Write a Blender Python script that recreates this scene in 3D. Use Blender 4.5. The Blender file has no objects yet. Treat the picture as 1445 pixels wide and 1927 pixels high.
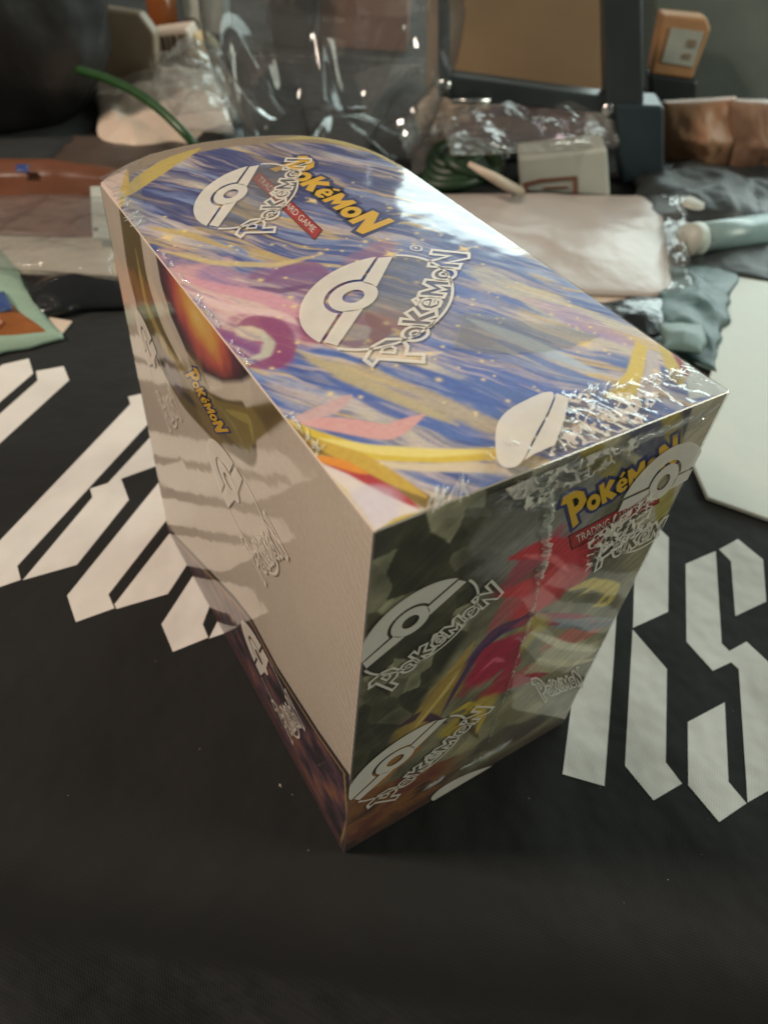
import bpy, bmesh, math, random
import numpy as np
from mathutils import Vector, Matrix
from mathutils.geometry import tessellate_polygon

# ------------------------------------------------------------------ camera
scene = bpy.context.scene
PW, PH, FPX = 1445.0, 1927.0, 1382.64
CAM = np.array([-0.040625, -0.05817946, 0.20022736])
RC = np.array([[0.85084421, -0.52013712, 0.07430681],
               [-0.32828007, -0.6366846, -0.69775706],
               [0.41023935, 0.56928911, -0.71247006]])      # rows: right, down, forward
cd = bpy.data.cameras.new('camera')
cam = bpy.data.objects.new('camera', cd)
scene.collection.objects.link(cam)
scene.camera = cam
cd.sensor_fit = 'VERTICAL'
cd.sensor_height = 36.0
cd.lens = FPX / PH * 36.0
cd.clip_start, cd.clip_end = 0.005, 20.0
cd.dof.use_dof = True
cd.dof.focus_distance = 0.158
cd.dof.aperture_fstop = 19.0
r_, u_, b_ = RC[0], -RC[1], -RC[2]
cam.matrix_world = Matrix(((r_[0], u_[0], b_[0], CAM[0]), (r_[1], u_[1], b_[1], CAM[1]),
                           (r_[2], u_[2], b_[2], CAM[2]), (0, 0, 0, 1)))
# ------------------------------------------------------------------ light (a dim room with two lamps)
world = bpy.data.worlds.new('World')
scene.world = world
world.use_nodes = True
bg = world.node_tree.nodes['Background']
bg.inputs[0].default_value = (0.95, 0.97, 0.88, 1)
bg.inputs[1].default_value = 0.095


def area(name, loc, target, power, size, color, sy=None):
    l = bpy.data.lights.new(name, 'AREA')
    l.energy, l.color, l.size = power, color, size
    if sy:
        l.shape, l.size_y = 'RECTANGLE', sy
    o = bpy.data.objects.new(name, l)
    scene.collection.objects.link(o)
    o.location = loc
    o.rotation_euler = (Vector(target) - Vector(loc)).to_track_quat('-Z', 'Y').to_euler()
    return o


def polar(az, el, d, c=(0.05, 0.07, 0.1)):
    a, e = math.radians(az), math.radians(el)
    return (c[0] + d * math.cos(e) * math.cos(a), c[1] + d * math.cos(e) * math.sin(a), c[2] + d * math.sin(e))


area('warm_lamp', polar(152, 42, 1.1), (0.05, 0.15, 0.05), 12.5, 0.16, (1.0, 0.83, 0.68))
area('cool_lamp', polar(28, 16, 1.5), (0.09, 0.08, 0.1), 16.0, 1.45, (0.82, 1.0, 0.96), 0.54)
area('room_lamp', polar(-37, 22, 1.8), (0.05, 0.05, 0.05), 18.0, 0.7, (0.95, 1.0, 0.84))


scene.view_settings.view_transform = 'Standard'
scene.view_settings.look = 'None'
scene.view_settings.exposure = 0.0
scene.view_settings.gamma = 1.0
scene.view_settings.use_curve_mapping = False
scene.render.engine = 'CYCLES'
scene.cycles.max_bounces = 14
scene.cycles.transparent_max_bounces = 24
scene.cycles.sample_clamp_indirect = 4.0

# ------------------------------------------------------------------ helpers
COL = scene.collection
BW, BD, BH = 0.0761, 0.1291, 0.124          # card box: width, depth, height


def ray(x, y):
    return RC.T @ np.array([(x - PW / 2) / FPX, (y - PH / 2) / FPX, 1.0])


def hit(x, y, axis, c):
    v = ray(x, y)
    return CAM + v * ((c - CAM[axis]) / v[axis])


def g(x, y, z=0.0):
    return hit(x, y, 2, z)


def on_plane(x, y, p0, n):
    v = ray(x, y)
    return CAM + v * (np.dot(np.array(p0) - CAM, n) / np.dot(v, n))


FACES = {  # name: (axis, const, index of the two in-plane axes, outward normal)
    'top': (2, BH, (0, 1), np.array([0, 0, 1.0])),
    'left': (0, 0.0, (1, 2), np.array([-1.0, 0, 0])),
    'right': (1, 0.0, (0, 2), np.array([0, -1.0, 0]))}


def fpx(face, x, y):                        # picture point -> face coordinates in mm
    a, c, ij, n = FACES[face]
    P = hit(x, y, a, c)
    return np.array([P[ij[0]], P[ij[1]]]) * 1000


def f3(face, uv, off):                      # face coordinates in mm -> 3-D, off mm proud
    a, c, ij, n = FACES[face]
    P = np.zeros(3)
    P[a] = c
    P[ij[0]], P[ij[1]] = uv[0] / 1000, uv[1] / 1000
    return P + n * off / 1000


def lin(r, gg, b):
    def f(c):
        c /= 255.0
        return c / 12.92 if c <= 0.04045 else ((c + 0.055) / 1.055) ** 2.4
    return np.array([f(r), f(gg), f(b)])


def link(o, parent=None):
    COL.objects.link(o)
    if parent is not None:
        o.parent = parent
    return o


def mesh_obj(name, verts, faces, mat, parent=None, smooth=False):
    me = bpy.data.meshes.new(name)
    me.from_pydata([tuple(map(float, v)) for v in verts], [], [tuple(map(int, f)) for f in faces])
    me.update()
    if mat is not None:
        me.materials.append(mat)
    if smooth:
        me.polygons.foreach_set('use_smooth', [True] * len(me.polygons))
    return link(bpy.data.objects.new(name, me), parent)


def bm_obj(name, bm, mat, parent=None, smooth=False):
    me = bpy.data.meshes.new(name)
    bm.to_mesh(me)
    bm.free()
    if mat is not None:
        me.materials.append(mat)
    if smooth:
        me.polygons.foreach_set('use_smooth', [True] * len(me.polygons))
    return link(bpy.data.objects.new(name, me), parent)


def thing(name, label, cat, loc, group=None):
    o = bpy.data.objects.new(name, None)
    o.empty_display_size = 0.01
    o.location = loc
    link(o)
    return tag(o, label, cat, group)


def tag(o, label, cat=None, group=None):
    o['label'] = label
    if cat:
        o['category'] = cat
    if group:
        o['group'] = group
    return o


def adopt(root, *parts):                    # parent parts built in world space
    for p in parts:
        p.parent = root
        p.matrix_parent_inverse = Matrix.Translation(-Vector(root.location))
    return root


rng = np.random.default_rng(7)
TAB = rng.random((8, 256, 256))


def vnoise(x, y, k=0):
    T = TAB[k % 8]
    xi, yi = np.floor(x).astype(int), np.floor(y).astype(int)
    fx, fy = x - xi, y - yi
    fx, fy = fx * fx * (3 - 2 * fx), fy * fy * (3 - 2 * fy)
    a, b = T[xi & 255, yi & 255], T[(xi + 1) & 255, yi & 255]
    c, d = T[xi & 255, (yi + 1) & 255], T[(xi + 1) & 255, (yi + 1) & 255]
    return (a * (1 - fx) + b * fx) * (1 - fy) + (c * (1 - fx) + d * fx) * fy


def fbm(x, y, k=0, oct=4):
    s, amp, tot = 0, 1.0, 0
    for i in range(oct):
        s = s + amp * vnoise(x * 2 ** i + 17.3 * i, y * 2 ** i + 5.7 * i, k + i)
        tot += amp
        amp *= 0.5
    return s / tot


def sstep(a, b, x):
    t = np.clip((x - a) / (b - a), 0, 1)
    return t * t * (3 - 2 * t)


def ramp(t, stops):
    xs = [s[0] for s in stops]
    return np.stack([np.interp(t, xs, [s[1][i] for s in stops]) for i in range(3)], -1)


def sdist(X, Y, poly):                      # signed distance, inside positive
    P = np.asarray(poly, float)
    Q = np.roll(P, -1, 0)
    d = np.full(X.shape, 1e9)
    ins = np.zeros(X.shape, bool)
    for (ax, ay), (bx, by) in zip(P, Q):
        ex, ey = bx - ax, by - ay
        t = np.clip(((X - ax) * ex + (Y - ay) * ey) / (ex * ex + ey * ey + 1e-12), 0, 1)
        d = np.minimum(d, np.hypot(X - ax - t * ex, Y - ay - t * ey))
        if ay != by:
            ins ^= ((ay > Y) != (by > Y)) & (X < (bx - ax) * (Y - ay) / (by - ay) + ax)
    return np.where(ins, d, -d)


# ------------------------------------------------------------------ materials
def nodes(name):
    m = bpy.data.materials.new(name)
    m.use_nodes = True
    nt = m.node_tree
    nt.nodes.clear()
    out = nt.nodes.new('ShaderNodeOutputMaterial')
    return m, nt, out


def N(nt, t, **kw):
    n = nt.nodes.new('ShaderNode' + t)
    for k, v in kw.items():
        if k.startswith('i_'):
            n.inputs[k[2:].replace('_', ' ')].default_value = v
        else:
            setattr(n, k, v)
    return n


MATS = {}


def fresnel(nt, ior, normal=None):
    """reflectance of a thin sheet: the same from both of its sides"""
    ge = N(nt, 'NewGeometry')
    mr = N(nt, 'MapRange')
    mr.inputs['To Min'].default_value, mr.inputs['To Max'].default_value = ior, 1.0 / ior
    nt.links.new(ge.outputs['Backfacing'], mr.inputs['Value'])
    fr = N(nt, 'Fresnel')
    nt.links.new(mr.outputs['Result'], fr.inputs['IOR'])
    if normal is not None:
        nt.links.new(normal, fr.inputs['Normal'])
    return fr


def mat(name, col, rough=0.6, var=0.12, scale=60.0, bump=0.15, bscale=120.0, coat=0.0, metal=0.0, trans=0.0,
        sheen=0.0, spec=0.5, dist=0.001):
    if name in MATS:
        return MATS[name]
    m, nt, out = nodes(name)
    p = N(nt, 'BsdfPrincipled')
    tc = N(nt, 'TexCoord')
    no = N(nt, 'TexNoise', i_Scale=scale, i_Detail=5.0, i_Roughness=0.6)
    nt.links.new(tc.outputs['Object'], no.inputs['Vector'])
    cr = N(nt, 'ValToRGB')
    c = np.array(col[:3], float)
    cr.color_ramp.elements[0].position, cr.color_ramp.elements[1].position = 0.3, 0.7
    cr.color_ramp.elements[0].color = (*np.clip(c * (1 - var), 0, 1), 1)
    cr.color_ramp.elements[1].color = (*np.clip(c * (1 + var), 0, 1), 1)
    nt.links.new(no.outputs['Fac'], cr.inputs['Fac'])
    nt.links.new(cr.outputs['Color'], p.inputs['Base Color'])
    n2 = N(nt, 'TexNoise', i_Scale=bscale, i_Detail=6.0)
    nt.links.new(tc.outputs['Object'], n2.inputs['Vector'])
    bp = N(nt, 'Bump', i_Strength=bump, i_Distance=dist)
    nt.links.new(n2.outputs['Fac'], bp.inputs['Height'])
    nt.links.new(bp.outputs['Normal'], p.inputs['Normal'])
    mr = N(nt, 'MapRange')
    mr.inputs['To Min'].default_value, mr.inputs['To Max'].default_value = max(rough - .08, .02), min(rough + .08, 1)
    nt.links.new(no.outputs['Fac'], mr.inputs['Value'])
    nt.links.new(mr.outputs['Result'], p.inputs['Roughness'])
    p.inputs['Metallic'].default_value = metal
    p.inputs['Coat Weight'].default_value = coat
    p.inputs['Coat Roughness'].default_value = 0.08
    p.inputs['Transmission Weight'].default_value = trans
    p.inputs['Sheen Weight'].default_value = sheen
    p.inputs['Specular IOR Level'].default_value = spec
    nt.links.new(p.outputs[0], out.inputs[0])
    MATS[name] = m
    return m


def film_mat(name, haze=0.03, rough=0.05, bump=0.25, scale=70.0, ior=1.5, hcol=(.9, .88, .82), dist=0.0008, crimp=False):
    """thin clear plastic: transparent, mirror-like towards grazing, slightly milky"""
    m, nt, out = nodes(name)
    tc = N(nt, 'TexCoord')
    tr = N(nt, 'BsdfTransparent')
    tr.inputs[0].default_value = (.97, .97, .965, 1)
    gl = N(nt, 'BsdfGlossy')
    gl.inputs['Roughness'].default_value = rough
    di = N(nt, 'BsdfDiffuse')
    di.inputs[0].default_value = (*hcol, 1)
    no = N(nt, 'TexNoise', i_Scale=scale, i_Detail=3.0, i_Roughness=0.45)
    nt.links.new(tc.outputs['Object'], no.inputs['Vector'])
    bp = N(nt, 'Bump', i_Strength=bump, i_Distance=dist)
    nt.links.new(no.outputs['Fac'], bp.inputs['Height'])
    nrm = bp
    if crimp:                               # fine slanting shrink creases close to the box's upright near edge
        mp = N(nt, 'Mapping')
        mp.inputs['Rotation'].default_value = (math.radians(-38), 0, 0)
        nt.links.new(tc.outputs['Object'], mp.inputs['Vector'])
        wv = N(nt, 'TexWave', i_Scale=150.0, i_Distortion=7.0, i_Detail=2.0)
        wv.inputs['Detail Scale'].default_value = 1.5
        wv.bands_direction = 'Z'
        nt.links.new(mp.outputs['Vector'], wv.inputs['Vector'])
        sx = N(nt, 'SeparateXYZ')
        nt.links.new(tc.outputs['Object'], sx.inputs[0])
        mr = N(nt, 'MapRange')
        mr.inputs['From Min'].default_value, mr.inputs['From Max'].default_value = 0.016, -0.001
        nt.links.new(sx.outputs['Y'], mr.inputs['Value'])
        mu = N(nt, 'Math', operation='MULTIPLY')
        nt.links.new(wv.outputs['Fac'], mu.inputs[0])
        nt.links.new(mr.outputs['Result'], mu.inputs[1])
        mr2 = N(nt, 'MapRange')
        mr2.inputs['From Min'].default_value, mr2.inputs['From Max'].default_value = 0.0005, 0.0
        nt.links.new(sx.outputs['X'], mr2.inputs['Value'])
        mu2 = N(nt, 'Math', operation='MULTIPLY')
        nt.links.new(mu.outputs[0], mu2.inputs[0])
        nt.links.new(mr2.outputs['Result'], mu2.inputs[1])
        b2 = N(nt, 'Bump', i_Strength=0.16, i_Distance=0.0004)
        nt.links.new(mu2.outputs[0], b2.inputs['Height'])
        nt.links.new(bp.outputs['Normal'], b2.inputs['Normal'])
        nrm = b2
    nt.links.new(nrm.outputs['Normal'], gl.inputs['Normal'])
    fr = fresnel(nt, ior, nrm.outputs['Normal'])
    m1 = N(nt, 'MixShader')
    m1.inputs[0].default_value = haze
    nt.links.new(tr.outputs[0], m1.inputs[1])
    nt.links.new(di.outputs[0], m1.inputs[2])
    m2 = N(nt, 'MixShader')
    nt.links.new(fr.outputs[0], m2.inputs[0])
    nt.links.new(m1.outputs[0], m2.inputs[1])
    nt.links.new(gl.outputs[0], m2.inputs[2])
    nt.links.new(m2.outputs[0], out.inputs[0])
    MATS[name] = m
    return m


def art_mat(name, rough=0.42):
    m, nt, out = nodes(name)
    p = N(nt, 'BsdfPrincipled')
    at = N(nt, 'VertexColor', layer_name='ink')
    tc = N(nt, 'TexCoord')
    no = N(nt, 'TexNoise', i_Scale=900.0, i_Detail=4.0)
    nt.links.new(tc.outputs['Object'], no.inputs['Vector'])
    mx = N(nt, 'Mix', data_type='RGBA', blend_type='OVERLAY')
    mx.inputs['Factor'].default_value = 0.22
    nt.links.new(at.outputs['Color'], mx.inputs[6])
    nt.links.new(no.outputs['Fac'], mx.inputs[7])
    nt.links.new(mx.outputs[2], p.inputs['Base Color'])
    p.inputs['Roughness'].default_value = rough
    nt.links.new(p.outputs[0], out.inputs[0])
    return m


def print_mat(name, col, alpha=0.9, rough=0.35, var=0.06):
    m, nt, out = nodes(name)
    p = N(nt, 'BsdfPrincipled')
    tc = N(nt, 'TexCoord')
    no = N(nt, 'TexNoise', i_Scale=260.0, i_Detail=5.0)
    nt.links.new(tc.outputs['Object'], no.inputs['Vector'])
    cr = N(nt, 'ValToRGB')
    c = np.array(col[:3])
    cr.color_ramp.elements[0].color = (*np.clip(c * (1 - var), 0, 1), 1)
    cr.color_ramp.elements[1].color = (*np.clip(c * (1 + var), 0, 1), 1)
    nt.links.new(no.outputs['Fac'], cr.inputs['Fac'])
    nt.links.new(cr.outputs['Color'], p.inputs['Base Color'])
    p.inputs['Roughness'].default_value = rough
    p.inputs['Alpha'].default_value = alpha
    nt.links.new(p.outputs[0], out.inputs[0])
    MATS[name] = m
    return m


def cloth_mat(name, col, rough, sheen):
    m, nt, out = nodes(name)
    p = N(nt, 'BsdfPrincipled')
    tc = N(nt, 'TexCoord')
    no = N(nt, 'TexNoise', i_Scale=25.0, i_Detail=6.0)
    nt.links.new(tc.outputs['Object'], no.inputs['Vector'])
    cr = N(nt, 'ValToRGB')
    c = np.array(col)
    cr.color_ramp.elements[0].position, cr.color_ramp.elements[1].position = 0.3, 0.7
    cr.color_ramp.elements[0].color = (*np.clip(c * .88, 0, 1), 1)
    cr.color_ramp.elements[1].color = (*np.clip(c * 1.1, 0, 1), 1)
    nt.links.new(no.outputs['Fac'], cr.inputs['Fac'])
    nt.links.new(cr.outputs['Color'], p.inputs['Base Color'])
    mp = N(nt, 'Mapping')
    mp.inputs['Rotation'].default_value = (0, 0, math.radians(-39.5))
    nt.links.new(tc.outputs['Object'], mp.inputs['Vector'])
    w1 = N(nt, 'TexWave', i_Scale=420.0, i_Distortion=1.0)
    w2 = N(nt, 'TexWave', i_Scale=420.0, i_Distortion=1.0)
    w2.bands_direction = 'Y'
    nt.links.new(mp.outputs[0], w1.inputs['Vector'])
    nt.links.new(mp.outputs[0], w2.inputs['Vector'])
    ad = N(nt, 'Math', operation='ADD')
    nt.links.new(w1.outputs['Fac'], ad.inputs[0])
    nt.links.new(w2.outputs['Fac'], ad.inputs[1])
    b1 = N(nt, 'Bump', i_Strength=0.16, i_Distance=0.0002)
    nt.links.new(ad.outputs[0], b1.inputs['Height'])
    n3 = N(nt, 'TexNoise', i_Scale=14.0, i_Detail=4.0)
    nt.links.new(tc.outputs['Object'], n3.inputs['Vector'])
    b2 = N(nt, 'Bump', i_Strength=0.6, i_Distance=0.012)
    nt.links.new(n3.outputs['Fac'], b2.inputs['Height'])
    nt.links.new(b1.outputs['Normal'], b2.inputs['Normal'])
    nt.links.new(b2.outputs['Normal'], p.inputs['Normal'])
    p.inputs['Roughness'].default_value = rough
    p.inputs['Sheen Weight'].default_value = sheen
    p.inputs['Specular IOR Level'].default_value = 0.12
    nt.links.new(p.outputs[0], out.inputs[0])
    return m


# ------------------------------------------------------------------ table cloth with printed lettering
M_CLOTH = cloth_mat('black_cloth', (0.0155, 0.0152, 0.0148), 0.8, 0.06)
M_LETTER = cloth_mat('white_cloth_print', (0.60, 0.57, 0.53), 0.55, 0.05)
E0, E1 = g(0, 1552), g(1445, 1806)
EU = (E1 - E0) / np.linalg.norm(E1 - E0)
EV = np.array([-EU[1], EU[0], 0.0])         # inwards over the table


def build_cloth():
    us = np.concatenate([np.linspace(-1.8, -0.35, 16), np.linspace(-0.3, 0.6, 120), np.linspace(0.66, 2.6, 20)])
    arc = []
    rad = 0.020
    for s in np.concatenate([np.linspace(0.40, 0.06, 24), np.linspace(0.055, 0.0, 16)]):
        arc.append((-s, 'h'))
    prof = []
    for s, _ in arc:                        # s = arc length beyond the table edge, negative side
        q = -s
        a = min(q / rad, math.radians(82))
        x = -rad * math.sin(a)
        z = -rad * (1 - math.cos(a))
        rest = max(0, q - rad * math.radians(82))
        x -= rest * math.cos(math.radians(82))
        z -= rest * math.sin(math.radians(82))
        prof.append((x, z))
    for v in np.concatenate([np.linspace(0.005, 0.5, 40), np.linspace(0.55, 3.0, 25)]):
        prof.append((v, 0.0))
    V, F = [], []
    n = len(prof)
    for u in us:
        for (v, z) in prof:
            wob = 0.0
            if z < -0.002:
                k = min(1, (-z - .002) / .12)
                wob = k * (0.012 * math.sin(u * 22 + 1) + 0.008 * math.sin(u * 47 + 2))
            P = E0 + EU * u + EV * (v - wob)
            V.append((P[0], P[1], z))
    for i in range(len(us) - 1):
        for j in range(n - 1):
            a = i * n + j
            F.append((a, a + n, a + n + 1, a + 1))
    o = mesh_obj('table_cloth', V, F, M_CLOTH, smooth=True)
    o['kind'] = 'structure'
    o['label'] = 'black fabric table cloth printed with angular white lettering'
    return o


cloth = build_cloth()


def z8(L):
    return [(x / 2.409, 440 + y / 2.409) for x, y in L]


def zr(L):
    return [(1000 + x / 3.108, 950 + y / 3.108) for x, y in L]


LETTERS = [
    z8([(15, 592), (132, 565), (152, 632), (-60, 815), (-60, 640)]),
    z8([(165, 622), (290, 600), (315, 662), (-60, 1005), (-60, 870), (172, 665)]),
    z8([(582, 738), (680, 716), (705, 828), (682, 850), (415, 1140), (80, 1505), (95, 1568), (-60, 1622), (-60, 1455), (592, 772)]),
    z8([(712, 890), (745, 1040), (715, 1050), (550, 1110), (585, 1205), (350, 1500), (105, 1570), (420, 1195), (410, 1155), (490, 1130)]),
    z8([(755, 1085), (800, 1240), (765, 1285), (493, 1635), (520, 1697), (345, 1760), (306, 1640)]),
    z8([(815, 1300), (890, 1450), (860, 1482), (762, 1632), (530, 1700), (520, 1680)]),
    z8([(905, 1505), (975, 1660), (950, 1690), (920, 1770), (945, 1830), (785, 1895), (733, 1770)]),
    z8([(990, 1750), (1120, 1775), (948, 1835)]),
    zr([(720, 110), (800, 190), (797, 625), (592, 718), (600, 440), (600, 200)]),
    zr([(500, 560), (480, 900), (425, 1645), (180, 1575), (235, 1150), (330, 900)]),
    zr([(590, 730), (790, 960), (783, 1505), (878, 1630), (712, 1728), (545, 1525)]),
    zr([(900, 345), (1075, 270), (1110, 810), (1155, 855), (1255, 800), (1480, 1010), (1480, 1615), (1262, 1740), (1210, 960),
        (1165, 920), (1058, 970), (905, 800)]),
    zr([(1095, 260), (1205, 200), (1352, 320), (1370, 565), (1190, 650), (1165, 330)]),
    zr([(912, 1270), (1128, 1155), (1150, 1620), (1255, 1745), (1095, 1855), (915, 1640)]),
]


def poly_mesh(name, pts3, mat_, parent=None, holes=()):
    loops = [[Vector(p) for p in pts3]] + [[Vector(p) for p in h_] for h_ in holes]
    tris = tessellate_polygon(loops)
    allv = [v for l in loops for v in l]
    return mesh_obj(name, allv, tris, mat_, parent)


def letter_stroke(px):                      # a thin raised layer of print that follows the cloth
    pts = [g(x, y, 0.00018) for x, y in px]
    bm = bmesh.new()
    top = [bm.verts.new(p) for p in pts]
    f = bm.faces.new(top)
    if f.normal.z < 0:
        f.normal_flip()
    f.normal_update()
    r = bmesh.ops.extrude_face_region(bm, geom=[f])
    for v in [e for e in r['geom'] if isinstance(e, bmesh.types.BMVert)]:
        v.co.z -= 0.0003
    bmesh.ops.recalc_face_normals(bm, faces=bm.faces)
    return bm_obj('letter_stroke', bm, M_LETTER, cloth)


for L in LETTERS:
    letter_stroke(L)

# ------------------------------------------------------------------ the shrink-wrapped card box
box = thing('shrink_wrapped_box', 'glossy shrink wrapped card box with blue sky print and white emblems', 'box', (0.03, 0.06, 0))
ARC = [(0, 129.1), (4, 133.5), (9.5, 138), (17, 142.3), (27, 145), (36, 146), (45, 145.8), (53, 144.6), (60, 142.2), (65.5, 138.5),
       (69.8, 134), (73.2, 127.5), (75.2, 120.5), (76.1, 112)]
OUT = [(0, 0), (76.1, 0), (76.1, 60)] + ARC[::-1]


def prism(name, outline, z0, z1, mat_, bevel=0.0, off=0.0, smooth=False):
    pts = np.array(outline, float)
    if off:
        c = np.array([38., 65.])
        q = []
        n = len(pts)
        for i in range(n):
            a, b, d = pts[i - 1], pts[i], pts[(i + 1) % n]
            e1, e2 = b - a, d - b
            n1, n2 = np.array([e1[1], -e1[0]]) / np.hypot(*e1), np.array([e2[1], -e2[0]]) / np.hypot(*e2)
            m = n1 + n2
            m /= max(np.dot(m, n1), .3)
            q.append(b + m * off)
        pts = np.array(q)
    bm = bmesh.new()
    vs = [bm.verts.new((p[0] / 1000, p[1] / 1000, z0)) for p in pts]
    f = bm.faces.new(vs)
    r = bmesh.ops.extrude_face_region(bm, geom=[f])
    for v in [e for e in r['geom'] if isinstance(e, bmesh.types.BMVert)]:
        v.co.z = z1
    bmesh.ops.recalc_face_normals(bm, faces=bm.faces)
    if bevel:
        ed = [e for e in bm.edges if len(e.link_faces) == 2 and e.calc_face_angle() > 0.3]
        bmesh.ops.bevel(bm, geom=ed, offset=bevel, segments=3, profile=0.5, affect='EDGES')
    o = bm_obj(name, bm, mat_)
    return o


M_CARD = mat('white_card', lin(222, 208, 192), 0.55, 0.05, 90, 0.08, 400)
body = prism('card_body', OUT, 0.0004, BH - 0.0001, M_CARD, 0.0004)
M_ART = art_mat('printed_card')


def art_sheet(name, face, U, V, paint, off, mask=None):
    X, Y = np.meshgrid(U, V, indexing='ij')
    col = paint(X, Y)
    a, c, ij, n = FACES[face]
    P = np.zeros(X.shape + (3,))
    P[..., a] = c
    P[..., ij[0]], P[..., ij[1]] = X / 1000, Y / 1000
    P += n * off / 1000
    nu, nv = len(U), len(V)
    idx = np.arange(nu * nv).reshape(nu, nv)
    q = np.stack([idx[:-1, :-1], idx[1:, :-1], idx[1:, 1:], idx[:-1, 1:]], -1)
    if face in ('left',):
        q = q[..., ::-1]
    if mask is not None:
        k = mask(X, Y)
        q = q[k[:-1, :-1] & k[1:, :-1] & k[1:, 1:] & k[:-1, 1:]]
    q = q.reshape(-1, 4)
    me = bpy.data.meshes.new(name)
    me.vertices.add(nu * nv)
    me.vertices.foreach_set('co', P.reshape(-1, 3).ravel())
    me.loops.add(len(q) * 4)
    me.loops.foreach_set('vertex_index', q.ravel())
    me.polygons.add(len(q))
    me.polygons.foreach_set('loop_start', np.arange(len(q)) * 4)
    me.polygons.foreach_set('loop_total', np.full(len(q), 4))
    me.update(calc_edges=True)
    at = me.color_attributes.new('ink', 'FLOAT_COLOR', 'POINT')
    rgba = np.ones((nu * nv, 4), np.float32)
    rgba[:, :3] = np.clip(col.reshape(-1, 3), 0, 1)
    at.data.foreach_set('color', rgba.ravel())
    me.materials.append(M_ART)
    return link(bpy.data.objects.new(name, me))


class Paint:
    def __init__(s, face, X, Y, base):
        s.face, s.X, s.Y = face, X, Y
        s.c = np.broadcast_to(np.asarray(base, float), X.shape + (3,)).copy()

    def over(s, alpha, col):
        a = np.clip(alpha, 0, 1)[..., None]
        s.c = s.c * (1 - a) + np.asarray(col) * a

    def P(s, px):
        return [fpx(s.face, x, y) for x, y in px]

    def poly(s, px, col, soft=0.35, wob=0.0, k=0):
        d = sdist(s.X, s.Y, s.P(px))
        if wob:
            d = d + wob * (fbm(s.X / 6, s.Y / 6, k) - .5) * 2
        s.over(sstep(-soft, soft, d), col)
        return d

    def blob(s, cx, cy, rx, ry, ang, col, a=1.0, wob=.5, k=0, soft=.22):
        """soft-edged patch; centre in picture pixels, radii in mm, angle in degrees on the face"""
        u0, v0 = fpx(s.face, cx, cy)
        t = math.radians(ang)
        dx, dy = s.X - u0, s.Y - v0
        p, q = dx * math.cos(t) + dy * math.sin(t), -dx * math.sin(t) + dy * math.cos(t)
        r = np.hypot(p / rx, q / ry) + wob * (fbm(s.X / 7 + k, s.Y / 7, k) - .5) * 2
        s.over(a * sstep(1 + soft, 1 - soft, r), col)

    def stroke(s, px, w, col, soft=.3, taper=True, a=1.0):
        """a painted band along a curve; w mm wide in the middle"""
        Q = np.array(s.P(px))
        T = np.linspace(0, len(Q) - 1, 40)
        R = np.stack([np.interp(T, range(len(Q)), Q[:, i]) for i in (0, 1)], 1)
        for _ in range(3):
            R[1:-1] = (R[:-2] + 2 * R[1:-1] + R[2:]) / 4
        best = np.full(s.X.shape, -1e9)
        for i in range(len(R) - 1):
            (ax, ay), (bx, by) = R[i], R[i + 1]
            ex, ey = bx - ax, by - ay
            t = np.clip(((s.X - ax) * ex + (s.Y - ay) * ey) / (ex * ex + ey * ey + 1e-12), 0, 1)
            d = np.hypot(s.X - ax - t * ex, s.Y - ay - t * ey)
            f = (i + t) / (len(R) - 1)
            ww = w / 2 * ((np.sin(np.pi * np.clip(f, .02, .98)) ** .6) if taper else 1)
            best = np.maximum(best, ww - d)
        s.over(a * sstep(-soft, soft, best), col)


INDIGO, BLUE, SKY = lin(58, 62, 118), lin(72, 98, 168), lin(140, 160, 205)
CREAM, GOLD, DGOLD, PINK = lin(228, 214, 186), lin(216, 184, 70), lin(120, 96, 44), lin(226, 172, 172)
WHITE, LILAC, PURPLE, MAG = lin(236, 228, 222), lin(176, 140, 176), lin(128, 84, 128), lin(156, 66, 122)


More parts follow.
